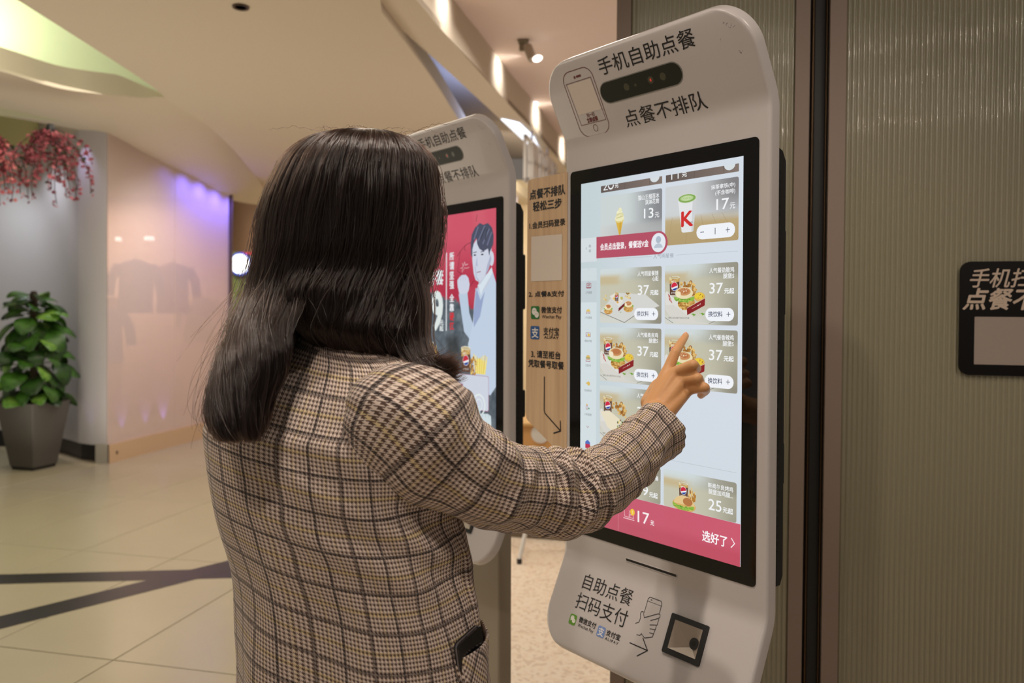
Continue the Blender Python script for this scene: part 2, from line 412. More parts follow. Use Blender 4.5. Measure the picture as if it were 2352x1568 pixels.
mb = MB(); mb.box(-1.2, 1.2, 3.0, 11.5, 3.62, 3.66); structure(mb, 'ceiling_gap', mat('grey_plaster', rgb(150, 142, 140), .8))
for k, (fx, fy) in enumerate(((985, 20), (1130, 170), (1225, 270), (1288, 345))):
    p = at_z(fx, fy, Z3 - .12); light('wall_wash_%d' % k, 'SPOT', (p[0] + .22, p[1] - .05, Z3 - .03), 6 + k * 2, (1, .94, .88), (p[0] - .30, p[1] + .1, Z2 - .02), .05, 105, 1)
light('gap_blue', 'AREA', (.05, 7.3, 3.15), 24, (.45, .58, 1), (-.3, 7.3, 3.7), .5)
mb = MB(); q = [at_z(1150, 274, Z2 - .01), at_z(1192, 284, Z2 - .01), at_z(1226, 316, Z2 - .01), at_z(1240, 345, Z2 - .01), at_z(1232, 351, Z2 - .01)]
mb.add([tuple(p) for p in q] + [(p[0], p[1], p[2] + .008) for p in q], [(0, 1, 2, 3, 4), (9, 8, 7, 6, 5)])
cl = mb.build('lit_recess', mat('cove_glow', (.80, .88, 1, 1), emit=1.1)); cl['label'] = 'bluish white glowing panel standing for the lit recess in the far ceiling band'; cl['category'] = 'lit recess'  # brightness of the lit recess put into an emissive panel

# round ceiling fittings on the beige ceiling
def fitting(px, py, z, r, label, m, surf=0.0):
    p = at_z(px, py, z); rt_ = root('ceiling_fitting', label, 'ceiling fitting', T(p[0], p[1], z))
    a = MB(); a.lathe([(r * .72, .0), (r * .72, -.006), (r, -.008), (r, -.0), (r * .9, .004)], 28); a.build('ring', m, rt_, local=True, smooth=True)
    b = MB(); b.lathe([(.0005, -.0025), (r * .72, -.0025)], 28); b.build('lens', M_BLACK, rt_, local=True)
    return rt_
fitting(553, 15, ZM - .001, .042, 'dark round downlight in the large beige ceiling near the top edge', mat('fitting_brown', rgb(80, 62, 50), .5))
q = at(98, 243, 6.85); f = root('ceiling_fitting', 'small flat vent on the soffit above the hanging flowers', 'ceiling fitting', T(q[0], q[1], q[2] - .012))
a = MB(); a.lathe([(.09, .01), (.09, 0), (.06, -.003), (.02, -.003)], 24); a.build('plate', mat('vent_grey', rgb(120, 105, 82), .6), f, local=True, smooth=True)
q = at(617, 421, 10.3); f = root('ceiling_fitting', 'small grey round fitting on the ceiling just left of the dark hair', 'ceiling fitting', T(q[0], q[1], q[2] + .0))
a = MB(); a.lathe([(.07, .03), (.07, 0), (.04, -.01), (.01, -.01)], 20); a.build('plate', mat('vent_grey', rgb(120, 105, 82), .6), f, local=True, smooth=True)

# left: wrapped column, partition of tall frosted panels ------------------------
def vwall(mb, pts, z0, z1, mi=0):
    n = len(pts); z1 = z1 if hasattr(z1, '__len__') else [z1] * n; z0 = z0 if hasattr(z0, '__len__') else [z0] * n
    mb.add([(p[0], p[1], z) for p, z in zip(pts, z0)] + [(p[0], p[1], z) for p, z in zip(pts, z1)], [(i, i + 1, n + i + 1, n + i) for i in range(n - 1)], mi)
M_WRAP = mat('satin_wall_wrap', rgb(196, 192, 196), .28, spec=.5)
wl = [(-3.66, 7.2), (-3.80, 7.2), (-3.97, 7.29)]
mb = MB(); vwall(mb, wl, .17, 3.3); structure(mb, 'wall_left', M_WRAP, smooth=True)
w2 = [tuple(p[:2]) for p in curve2([(-3.97, 7.30, 0), (-4.35, 7.62, 0), (-4.9, 7.95, 0), (-5.6, 8.1, 0), (-6.4, 8.0, 0)])]
mb = MB(); vwall(mb, w2, .17, 3.02); structure(mb, 'wall_curved', M_WRAP, smooth=True)
mb = MB(); vwall(mb, [(-3.70, 7.27), (-4.0, 7.40), (-4.35, 7.72), (-4.9, 8.05), (-6.4, 8.1)], 0, .19); structure(mb, 'baseboard_left', M_BLACK)
mb = MB(); mb.box(-3.76, -3.655, 7.19, 7.30, 0, .18); structure(mb, 'trim_8', mat('stone_grey', rgb(170, 165, 155), .5))
mb = MB(); mb.lathe([(.30, 2.9), (.30, 4.1)], 32, center=(-6.35, 10.1, 0)); structure(mb, 'column', mat('green_column', rgb(190, 200, 140), .7), smooth=True)
mb = MB(); mb.box(-9, -2.5, 10.8, 10.9, 2.2, 3.35); structure(mb, 'wall_far', mat('beige_far', rgb(190, 165, 140), .8))
for (x, y, w_, c_) in ((-4.5, 7.35, 30, (.88, .92, 1)), (-5.1, 7.5, 40, (.9, .97, 1))):
    light('wall_wash_left', 'SPOT', (x, y - .1, 3.0), w_, c_, (x, y + .35, 1.6), .03, 90, 1)
PA = lambda Y: (-3.65 + .183 * (Y - 7.2), Y)
def frosted():
    m = bpy.data.materials.new('frosted_shop_glass'); m.use_nodes = True; nt = m.node_tree
    out = nt.nodes['Material Output']; b = nt.nodes['Principled BSDF']
    b.inputs['Base Color'].default_value = rgb(232, 216, 214); b.inputs['Roughness'].default_value = .3; b.inputs['Specular IOR Level'].default_value = .5
    tr = nt.nodes.new('ShaderNodeBsdfTransparent'); tr.inputs[0].default_value = (1, .95, .92, 1); mx = nt.nodes.new('ShaderNodeMixShader'); mx.inputs[0].default_value = .46
    nt.links.new(b.outputs[0], mx.inputs[1]); nt.links.new(tr.outputs[0], mx.inputs[2]); nt.links.new(mx.outputs[0], out.inputs[0])
    return m
M_FROST = frosted()
for k, (a, b) in enumerate(((7.2, 8.19), (8.20, 9.22))):
    mb = MB(); A, B = PA(a), PA(b); ht = lambda Y: 3.15 if Y < 8 else 3.05
    v = [(A[0], A[1], .17), (B[0], B[1], .17), (B[0], B[1], ht(b)), (A[0], A[1], ht(a))]; w_ = [(x - .012, y, z) for x, y, z in v]
    mb.add(v + w_, [(0, 1, 2, 3), (7, 6, 5, 4), (0, 4, 5, 1), (1, 5, 6, 2), (2, 6, 7, 3), (3, 7, 4, 0)]); structure(mb, 'window_%d' % (3 + k), M_FROST)
mb = MB(); A, B = PA(7.2), PA(9.3); mb.add([(A[0] + .01, A[1], 0), (B[0] + .01, B[1], 0), (B[0] + .01, B[1], .17), (A[0] + .01, A[1], .17), (A[0] - .1, A[1], .17), (B[0] - .1, B[1], .17)], [(0, 1, 2, 3), (3, 2, 5, 4)])
structure(mb, 'baseboard_glass', mat('tan_base', rgb(214, 182, 148), .4))
mb = MB(); B = PA(9.25); mb.box(B[0] - .03, B[0] + .02, B[1] - .02, B[1] + .03, 0, 3.1); structure(mb, 'trim_9', mat('dark_bronze', rgb(92, 74, 70), .4))
mb = MB(); B = PA(7.46); mb.lathe([(.008, 0), (.014, .004), (.008, .008)], 12); 
for k in range(len(mb.v)):
    x, y, z = mb.v[k]; mb.v[k] = (PA(7.3)[0] + .012 + z, PA(7.3)[1] + x, .085 + y)
o = mb.build('anchor_bolt', M_BLACK); o['label'] = 'small dark bolt in the tan base at the near corner of the glass partition'; o['category'] = 'bolt'
# blue-violet lamps along the top and foot of the partition
VIO = (.36, .16, 1)
for Y, wt in ((7.60, 7.0),):
    p = PA(Y); zt = 3.02 - .16 * (Y - 7.2); light('violet_lamp', 'SPOT', (p[0] + .07, p[1], zt - .03), wt * 1.5, VIO, (p[0] + .0, p[1] + .02, zt - 1), .012, 70, .8)
for Y, wt in ((8.0, 8), (8.3, 13), (8.6, 16), (8.9, 16), (9.2, 13)):
    p = PA(Y); light('violet_lamp', 'SPOT', (p[0] + .20, p[1], 3.0 - .15 * (Y - 7.2)), wt, (.16, .14, 1), (p[0] - .02, p[1] + .02, 2.35), .03, 130, 1)
for Y, wt in ((7.38, 1.0), (7.72, 1.0), (8.0, 1.8)):
    p = PA(Y); light('violet_lamp_low', 'SPOT', (p[0] + .05, p[1], .22), wt, (.34, .22, 1), (p[0] + .0, p[1], 1.2), .01, 60, .8)
light('partition_wash', 'SPOT', (-2.5, 7.3, 2.85), 62, (1, .93, .92), (-3.5, 8.1, 1.3), .1, 100, 1)  # added white spot that brightens the partition
light('violet_left', 'SPOT', (-3.92, 7.14, 3.02), 14, (.66, .58, 1), (-3.88, 7.26, 1.5), .02, 70, 1)
light('violet_left_low', 'SPOT', (-3.83, 7.12, .22), .5, (.4, .2, 1), (-3.85, 7.22, 1.0), .01, 60, 1)

# shop seen faintly through the partition ---------------------------------------
mb = MB(); mb.box(-7.6, -3.75, 10.6, 10.7, 0, 3.0); mb.box(-7.6, -7.5, 8.4, 10.6, 0, 3.0); structure(mb, 'wall_shop', mat('shop_wall', rgb(220, 190, 170), .7))
light('shop_light', 'AREA', (-5.2, 9.4, 2.85), 60, (1, .80, .66), (-5.2, 9.4, 0), 1.6)
M_SH = mat('shelf_wood', rgb(170, 130, 95), .5)
s = root('shelf_unit', 'pale wooden shelf unit seen faintly through the frosted partition', 'shelf', T(-5.35, 9.75, 0, R(-10)))
for x_ in (-.5, .47): a = MB(); a.box(x_, x_ + .03, -.18, .18, 0, 1.55); a.build('side_panel', M_SH, s, local=True)
a = MB(); a.box(-.47, .47, .16, .18, .05, 1.55); a.build('back_panel', M_SH, s, local=True)
for k in range(5):
    a = MB(); a.box(-.47, .47, -.17, .16, .1 + k * .34, .13 + k * .34); a.build('shelf', M_SH, s, local=True)
def garment(x, y, z, c, label, w=.24, h=.62, rz=0):
    g_ = root('hanging_shirt', label, 'shirt', T(x, y, z, rz), 'garments behind the partition')
    a = MB(); rings = []
    for t, ww, dd in ((0, .05, .04), (.04, .12, .05), (.1, w * .8, .06), (.3, w * .72, .06), (.7, w * .74, .06), (1, w * .8, .05)):
        rings.append([(ww * math.cos(q), dd * math.sin(q), -h * t) for q in [2 * math.pi * k / 16 for k in range(16)]])
    a.rings(rings)
    a.build('shirt_body', c, g_, local=True, smooth=True)
    for sgn in (-1, 1):
        a = MB(); a.tube([(sgn * w * .7, 0, -.07), (sgn * w * 1.05, 0, -.22), (sgn * w * 1.15, 0, -.42)], [.06, .055, .05], 10); a.build('sleeve', c, g_, local=True, smooth=True)
    a = MB(); a.tube([(0, 0, 0), (0, 0, .05), (.02, 0, .07), (.03, 0, .05)], .004, 6); a.build('hanger_hook', M_BLACK, g_, local=True)
garment(-4.35, 9.2, 1.98, mat('g1', rgb(120, 100, 120), .8), 'mauve shirt hanging behind the frosted partition, left of the joint', rz=.3)
garment(-4.15, 9.75, 1.98, mat('g2', rgb(150, 110, 100), .8), 'dull rose shirt hanging behind the frosted partition, right of the joint', rz=.5)
garment(-4.0, 10.2, 1.6, mat('g3', rgb(220, 190, 130), .8), 'yellowish shirt hanging behind the far panel of the partition', rz=.4)
garment(-4.55, 8.9, 1.42, mat('g4', rgb(110, 110, 125), .8), 'blue grey garment low behind the near frosted panel', rz=.3)

for px_, py_, r__, w_ in ((343, 547, .055, 'larger'), (272, 549, .035, 'smaller')):
    p = at(px_, py_, 9.0); a = MB(); a.lathe([(.001, -.02), (r__, -.02), (r__ * .9, .02), (.001, .025)], 20)
    a.v = [(p[0] + x, p[1] + y, p[2] + z) for x, y, z in a.v]; o = a.build('shop_lamp', mat('shop_lamp_glow', (1, .95, .9, 1), emit=2.5)); o['label'] = 'the %s of two small bright lamps glowing behind the frosted partition' % w_; o['category'] = 'lamp'
# far shop between partition and hair --------------------------------------------
mb = MB(); mb.box(-5.2, -3.0, 13.4, 13.5, 0, 3.3); structure(mb, 'wall_back', mat('green_back', rgb(150, 160, 100), .8))
def tagged(mb_, name, m, label, cat, group=None, **k):
    o = mb_.build(name, m, **k); o['label'] = label; o['category'] = cat
    if group: o['group'] = group
    return o
def bx(p0, w, h, d=.06): 
    b = MB(); b.box(p0[0] - w / 2, p0[0] + w / 2, p0[1], p0[1] + d, p0[2] - h / 2, p0[2] + h / 2, bev=.008); return b
p = at(582, 513, 13.335); tagged(bx(p, .42, .16), 'light_box', mat('lb', rgb(225, 232, 150), emit=.8), 'pale yellow-green light box in the far shop beside the hair', 'light box')
p = at(588, 560, 13.335); tagged(bx(p, .50, .34), 'shop_sign', mat('redsign', rgb(225, 60, 80), emit=.75), 'blurred red shop sign glowing between partition and hair', 'sign')
p = at(552, 606, 13.27); g_ = root('round_lamp', 'round blazing white sign lamp beside the partition edge', 'lamp', T(p[0], p[1], p[2]))
a = MB(); a.lathe([(.01, .03), (.16, .02), (.175, 0), (.16, -.02), (.01, -.03)], 28)
for k in range(len(a.v)): x, y, z = a.v[k]; a.v[k] = (x, z, y)
a.build('lamp_disc', mat('whitelamp', (.95, .97, 1, 1), emit=2.2), g_, local=True)
a = MB(); a.lathe([(.175, -.02), (.195, 0), (.175, .03)], 28)
for k in range(len(a.v)): x, y, z = a.v[k]; a.v[k] = (x, z, y)
a.build('rim', mat('bluerim', rgb(70, 90, 210), emit=.7), g_, local=True)
p = at(575, 720, 12.8); s = root('display_rack', 'blurred rack of goods in the far shop behind the hair ends', 'rack', T(p[0], p[1], 0))
for k in range(4):
    a = MB(); a.box(-.35, .35, -.15, .15, .3 + .36 * k, .33 + .36 * k); a.build('shelf', M_SH, s, local=True)
a = MB(); a.box(-.36, -.33, -.15, .15, 0, 1.6); a.box(.33, .36, -.15, .15, 0, 1.6); a.build('frame', M_SH, s, local=True)
for k, c in enumerate(((190, 120, 60), (150, 60, 50), (205, 180, 130), (110, 90, 80))):
    q = MB(); q.box(p[0] - .28 + .14 * k, p[0] - .17 + .14 * k, p[1] - .08, p[1] + .08, .695 + .0, .90, bev=.01)
    tagged(q, 'goods_box', mat('gb%d' % k, rgb(*c), .6), '%s box on the blurred rack in the far shop' % ('orange', 'dark red', 'cream', 'brown')[k], 'box', 'goods on the far rack')
mb = MB(); mb.box(-4.45, -3.8, 13.3, 13.4, 2.6, 3.1); structure(mb, 'trim_10', mat('bluepanel', rgb(60, 60, 120), .5))
light('far_shop', 'AREA', (-4.2, 11.6, 2.8), 26, (.95, 1, .72), (-4.2, 13, 1), 1.0)

# potted plant --------------------------------------------------------------------
pt = root('potted_plant', 'bushy green climbing plant in a tall tapered dark planter by the curved wall', 'plant', T(-4.19, 6.98, 0, R(-16)))
def frustum(mb_, hb, ht_, z0, z1, mi=0):
    rr = lambda h, z: [(x, y, z) for x, y in rrect(-h, h, -h, h, .012, 3)]
    mb_.rings([rr(hb, z0), rr(ht_, z1)], mi)
M_POT = mat('planter_grey', rgb(84, 80, 76), .55)
a = MB(); frustum(a, .118, .124, 0, .03); a.build('foot', M_BLACK, pt, local=True)
a = MB()
rr = lambda h, z: [(x, y, z) for x, y in rrect(-h, h, -h, h, .012, 3)]
a.rings([rr(.13, .03), rr(.205, .585), rr(.185, .585), rr(.18, .53)], 0); a.build('planter', M_POT, pt, local=True, smooth=True)
a = MB(); a.lathe([(.03, .53), (.032, 1.52), (.02, 1.55)], 12); a.build('moss_pole', mat('moss', rgb(58, 44, 28), .9, noise_amt=.6, noise_scale=60, bump=.8), pt, local=True, smooth=True)
def leaf_mesh():
    a = MB(); L = []; n = 9
    for k in range(n):
        t = k / (n - 1); w_ = .50 * math.sin(math.pi * min(1, t * .94 + .05)) ** .6 * (1 - .18 * t)
        z = .20 * math.sin(t * 2.2) - .28 * t * t
        L.append([(t, -w_, z - .07 + .0), (t, -w_ * .5, z - .02), (t, 0, z - .05), (t, w_ * .5, z - .02), (t, w_, z - .07)])
    v = [p for r_ in L for p in r_]; a.add(v, [(i * 5 + k, i * 5 + k + 1, (i + 1) * 5 + k + 1, (i + 1) * 5 + k) for i in range(n - 1) for k in range(4)])
    return a
def leafmat(nm, c1, c2):
    m = bpy.data.materials.new(nm); m.use_nodes = True; nt = m.node_tree; b = nt.nodes['Principled BSDF']
    tc = nt.nodes.new('ShaderNodeTexCoord'); nz = nt.nodes.new('ShaderNodeTexNoise'); nz.inputs['Scale'].default_value = 2.5
    rp = nt.nodes.new('ShaderNodeValToRGB'); rp.color_ramp.elements[0].color = c1; rp.color_ramp.elements[1].color = c2
    rp.color_ramp.elements[0].position = .35; rp.color_ramp.elements[1].position = .65
    nt.links.new(tc.outputs['Object'], nz.inputs['Vector']); nt.links.new(nz.outputs['Fac'], rp.inputs['Fac']); nt.links.new(rp.outputs['Color'], b.inputs['Base Color'])
    b.inputs['Roughness'].default_value = .35; return m
ML = [leafmat('leaf_dark', rgb(22, 46, 12), rgb(42, 78, 24)), leafmat('leaf_mid', rgb(36, 70, 18), rgb(66, 110, 36)), leafmat('leaf_light', rgb(70, 120, 30), rgb(128, 172, 74))]
protos = []
for k in range(3):
    o = leaf_mesh().build('leaf', ML[k], pt, local=True, smooth=True); protos.append(o)
stems = MB()
nl = 84
for k in range(nl):
    src = protos[k % 3 if k % 7 else 2] if k >= 3 else protos[k]
    o = src if k < 3 else protos[(0, 0, 1, 1, 0, 2, 1)[k % 7]].copy()
    if k >= 3: COL.objects.link(o)
    z = .60 + .93 * (k + .5) / nl; a = k * 2.399963; t = (z - .6) / .93
    rad = (.10 + .19 * math.sin(math.pi * min(1, t * .8 + .22)) + .03 * random.random()) * (1.0 if t < .8 else .8)
    s_ = random.uniform(.14, .23) * (1 if t < .85 else .8)
    o.location = (rad * .55 * math.cos(a), rad * .55 * math.sin(a), z); o.scale = (s_ * 1.05, s_, s_)
    o.rotation_euler = (random.uniform(-.6, .6), random.uniform(.1, 1.25) * (1 if t < .8 else .2), a)
    stems.tube([(0.02 * math.cos(a), .02 * math.sin(a), z - .05), (rad * .3 * math.cos(a), rad * .3 * math.sin(a), z + .0), (rad * .56 * math.cos(a), rad * .56 * math.sin(a), z)], .004, 5)
o = protos[2].copy(); COL.objects.link(o); o.location = (.17, .02, 1.33); o.scale = (.2, .14, .2); o.rotation_euler = (0, -.15, -.1)
o = protos[1].copy(); COL.objects.link(o); o.location = (-.10, -.05, 1.45); o.scale = (.22, .16, .16); o.rotation_euler = (0, .05, 2.9)
stems.build('stems', mat('stem', rgb(60, 80, 30), .6), pt, local=True, smooth=True)

# hanging artificial blossom ---------------------------------------------------------
def blossoms(px, py, Y, spread, length, label, cols, seed, n=42):
    rnd = random.Random(seed); p = at(px, py, Y)
    h = root('hanging_blossom', label, 'flowers', T(p[0], p[1], p[2]), None)
    st = MB(); bl = MB()
    for k in range(n):
        a = rnd.uniform(0, 2 * math.pi); r_ = spread * 1.2 * rnd.uniform(.15, 1) ; L = length * rnd.uniform(.35, 1)
        path = []
        for t in [i / 7 for i in range(8)]:
            path.append((r_ * math.sin(t * 1.5) * math.cos(a) + .01 * rnd.uniform(-1, 1), r_ * math.sin(t * 1.5) * math.sin(a), -L * t ** 1.35))
        st.tube(path, .0028, 4)
        for i in range(2, 8):
            for rep in range(3):
                c = Vector(path[i]) + Vector([rnd.uniform(-.022, .022) for _ in range(3)])
                s_ = rnd.uniform(.012, .022); mi = rnd.choices(range(len(cols)), weights=[5, 4, 3, 1])[0]
                nx = Vector([rnd.uniform(-1, 1) for _ in range(3)]).normalized(); ax = nx.orthogonal().normalized(); ay = nx.cross(ax)
                v = [c + nx * s_ * .35]; f = []
                for q in range(10):
                    an = q * math.pi / 5; rr_ = s_ * (1 if q % 2 == 0 else .55); v.append(c + (ax * math.cos(an) + ay * math.sin(an)) * rr_)
                f = [(0, 1 + q, 1 + (q + 1) % 10) for q in range(10)]
                bl.add(v, f, mi)
    c = MB(); c.lathe([(.02, .02), (.03, 0), (.035, -.06), (.01, -.1)], 10); c.build('bracket', M_BLACK, h, local=True)
    st.build('twigs', mat('twig', rgb(60, 36, 30), .8), h, local=True)
    o = bl.build('blossom_cluster', cols, h, local=True); o['kind'] = 'stuff'
PK = [mat('petal_dark', rgb(118, 48, 58), .7), mat('petal_rose', rgb(150, 66, 78), .7), mat('petal_mid', rgb(182, 98, 108), .7), mat('petal_leaf', rgb(50, 62, 34), .7)]
PL = [mat('petal_pink', rgb(205, 104, 116), .7), mat('petal_rose', rgb(160, 66, 76), .7), mat('petal_pale', rgb(222, 138, 138), .7), mat('petal_leaf', rgb(50, 62, 34), .7)]
blossoms(116, 292, 5.4, .24, .50, 'dark pink artificial blossom hanging from the soffit edge, whole cluster in view', PK, 3, 32)
blossoms(-22, 300, 5.3, .22, .52, 'paler pink hanging blossom cut by the left picture edge', PL, 5, 36)

# right background --------------------------------------------------------------------
mb = MB(); mb.box(-3.0, 3.4, 11.4, 11.5, 0, 3.3); structure(mb, 'wall_front', mat('far_beige', rgb(230, 212, 182), .7))
light('far_hall', 'AREA', (.1, 9.2, 2.7), 60, (1, .86, .62), (.1, 11.4, 1.5), 1.6)
mb = MB(); mb.box(-.35, .06, 10.6, 10.7, 2.5, 3.0); structure(mb, 'trim_11', mat('lilac_band', rgb(176, 172, 190), .6))
tr = root('track_spotlight', 'small metal ceiling spotlight with a glowing round lens, between the two kiosks', 'spotlight', T(*at_z(1204, 92, Z3)))
M_MET = mat('spot_grey', rgb(128, 118, 100), .4, metal=.3)
a = MB(); a.box(-.045, .03, -.03, .03, -.02, 0, bev=.004); a.build('mount', M_MET, tr, local=True, smooth=True)
a = MB(); a.box(-.035, .0, -.014, .014, -.075, -.018, bev=.004); a.build('driver_box', M_MET, tr, local=True, smooth=True)
a = MB(); ax_ = Vector((.35, -.25, -.9)).normalized(); c0 = Vector((.018, 0, -.035)); a.tube([c0, c0 + ax_ * .012, c0 + ax_ * .112, c0 + ax_ * .118], [.022, .032, .034, .030], 20); a.build('lamp_head', mat('spot_body', rgb(170, 156, 140), .35, metal=.2), tr, local=True, smooth=True)
a = MB(); cc = c0 + ax_ * .100; a.tube([cc + Vector((.035, -.01, .0)), cc + Vector((.038, -.014, -.012)), cc + Vector((.040, -.018, -.02))], [.02, .034, .022], 20); a.build('lens', mat('lens_glow', (1, .96, .9, 1), emit=3), tr, local=True, smooth=True)

hs = root('hanging_sign', 'white raised-letter sign hung on two thin rods under the far ceiling', 'sign', T(*at(1240, 392, 7.4), R(76)))
a = MB(); a.box(-.62, .62, -.012, .012, -.2, -.17); a.box(-.62, .62, -.012, .012, .17, .2); a.box(-.62, -.6, -.012, .012, -.2, .2); a.box(.6, .62, -.012, .012, -.2, .2)
a.build('frame', M_WHITE, hs, local=True)
for k in range(4):
    x = -.42 + .29 * k
    a = MB(); a.box(x - .1, x - .06, -.06, .0, -.15, .15, bev=.004); a.box(x + .06, x + .1, -.06, .0, -.15, .15, bev=.004); a.box(x - .1, x + .1, -.06, 0, .02 * (k - 1) - .02, .02 * (k - 1) + .02)
    a.box(x - .1, x + .1, -.06, 0, .11, .15) if k % 2 else a.box(x - .02, x + .02, -.06, 0, -.15, .15)
    a.build('raised_stroke', M_WHITE, hs, local=True)
for x in (-.35, .35):
    a = MB(); a.tube([(x, 0, .2), (x, 0, .62)], .009, 8); a.build('rod', mat('rod', rgb(160, 150, 155), .3, metal=.5), hs, local=True)
p = at(1288, 398, 9.2); tagged(bx(p, .20, .14, .05), 'wall_monitor', mat('mon', rgb(62, 52, 60), .3), 'small dark screen far behind, just above the wooden notice board', 'monitor')
# counter
ct = root('counter', 'low orange wood counter behind the kiosks, partly hidden by the sleeve', 'counter', T(.42, 4.86, 0, R(-13)))
a = MB(); a.box(-.62, 1.3, 0, .5, .16, .69, bev=.004); a.build('front_panel', mat('orange_wood', rgb(222, 168, 104), .45, noise_amt=.15, noise_scale=6), ct, local=True)
a = MB(); a.box(-.64, 1.32, -.02, .52, .69, .712, bev=.004); a.build('worktop', mat('counter_top', rgb(214, 170, 110), .4), ct, local=True)
a = MB(); a.box(-.66, 1.3, -.03, .5, 0, .16, bev=.003); a.build('plinth', mat('marble_plinth', rgb(120, 104, 86), .4, noise_amt=.6, noise_scale=9), ct, local=True)
a = MB(); a.lathe([(.001, 0), (.055, 0), (.058, .006), (.001, .008)], 24)
for k in range(len(a.v)): x, y, z = a.v[k]; a.v[k] = (-.245 + x, -z - .001, .645 + y)
a.build('round_plate', M_WHITE, ct, local=True)
sd = root('folding_stand', 'white tube-legged stand with black rubber foot on the terrazzo floor', 'stand', T(.052, 4.40, 0))
for pts, nm in (([(0, 0, .02), (.075, .12, .33)], 'leg'), ([(-.10, .42, .02), (.06, .14, .31)], 'leg'), ([(.30, .25, .02), (.09, .14, .33)], 'leg')):
    a = MB(); a.tube(pts, .0125, 12); L = a.build(nm, mat('white_tube', rgb(235, 232, 228), .35), sd, local=True, smooth=True)
    b = MB(); q = Vector(pts[0]); b.tube([q + Vector((0, 0, -.02)), q + Vector((0, 0, .008))], .0145, 12); b.build('rubber_foot', M_BLACK, L, local=True, smooth=True)
a = MB(); a.lathe([(.03, .30), (.03, .36), (.012, .37), (.012, .52)], 16, center=(.07, .13, 0)); a.build('hub', M_WHITE, sd, local=True, smooth=True)

# sign plate on the ribbed glass ---------------------------------------------------------
sg = root('wall_sign', 'black rounded plate with cream writing stuck on the ribbed glass, cut by the right edge', 'sign', Matrix.Identity(4))
def wfr(x, y, d): return wf(x, y, d)
a = MB(); a.prism(rrect(.8765, 1.185, 1.2375, 1.5235, .024, 6), wfr, .0, .008); a.build('plate', mat('sign_black', rgb(8, 6, 6), .35, spec=.2), sg, smooth=True)
M_CRM = mat('sign_cream', rgb(190, 170, 152), .5)
s_ = lambda x, y: ws(2180 + x / 5.058, 570 + y / 5.058)
a = MB(); x0, y1 = s_(215, 240); _, y0 = s_(215, 455); write(a, '手机扫码', x0, x0 + .181, y0, y1, wfr, .0084, bold=.0006, slant=.22)
x0, y1 = s_(150, 468); _, y0 = s_(150, 710); write(a, '点餐不排队', x0, x0 + .268, y0, y1, wfr, .0084, bold=.0013, slant=.22)
a.build('lettering', M_CRM, sg)
x0, y1 = s_(285, 795); _, y0 = s_(285, 1345); a = MB(); a.flat(rrect(x0, x0 + (y1 - y0) * 1.02, y0, y1, .0015, 2), wfr, .0086); a.build('white_square', mat('sign_pale', rgb(150, 136, 126), .6), sg)

# ================================================================== KIOSKS
M_SHELL = mat('kiosk_white_plastic', rgb(200, 193, 191), .28, spec=.5, coat=.25)
M_GLASS = mat('kiosk_black_glass', rgb(10, 9, 9), .06, spec=.6)
M_INK = mat('black_print', rgb(26, 22, 24), .5)
M_REDINK = mat('maroon_print', rgb(110, 38, 36), .5)
M_GREY = mat('kiosk_post_grey', rgb(150, 140, 124), .45)
M_GRN = mat('print_green', rgb(96, 150, 40), .45); M_GRN2 = mat('print_dark_green', rgb(34, 112, 48), .5)
M_BLU = mat('print_blue', rgb(118, 142, 196), .45); M_BLU2 = mat('print_dark_blue', rgb(40, 88, 150), .5)
M_PW = mat('print_white', rgb(236, 232, 226), .4)
M_LENS = mat('dark_lens', rgb(36, 38, 30), .35, spec=.3)
M_PALE = mat('blank_label_white', rgb(222, 208, 196), .5)
def wood():
    m = bpy.data.materials.new('notice_board_wood'); m.use_nodes = True; nt = m.node_tree; b = nt.nodes['Principled BSDF']
    tc = nt.nodes.new('ShaderNodeTexCoord'); mp = nt.nodes.new('ShaderNodeMapping'); mp.inputs['Scale'].default_value = (60, 60, 2.5)
    nz = nt.nodes.new('ShaderNodeTexNoise'); nz.inputs['Scale'].default_value = 1.2; nz.inputs['Detail'].default_value = 6
    rp = nt.nodes.new('ShaderNodeValToRGB'); rp.color_ramp.elements[0].color = rgb(200, 164, 128); rp.color_ramp.elements[1].color = rgb(224, 192, 154)
    rp.color_ramp.elements[0].position = .3; rp.color_ramp.elements[1].position = .7
    nt.links.new(tc.outputs['Object'], mp.inputs[0]); nt.links.new(mp.outputs[0], nz.inputs['Vector']); nt.links.new(nz.outputs['Fac'], rp.inputs['Fac']); nt.links.new(rp.outputs['Color'], b.inputs['Base Color'])
    b.inputs['Roughness'].default_value = .42; return m
M_WOOD = wood()
ZC = 1.3009; AH, AB = R(28), R(25)
VH, VB, LH, LB = .443, -.435, .166, .181
def Sf(x, y, d): return (x, -d, y + ZC)
def Hf(x, s, d): return (x, -(s * math.sin(AH) + d * math.cos(AH)), VH + s * math.cos(AH) - d * math.sin(AH) + ZC)
def Bf(x, y, d): s = -y; return (x, -(s * math.sin(AB) + d * math.cos(AB)), VB - s * math.cos(AB) + d * math.sin(AB) + ZC)

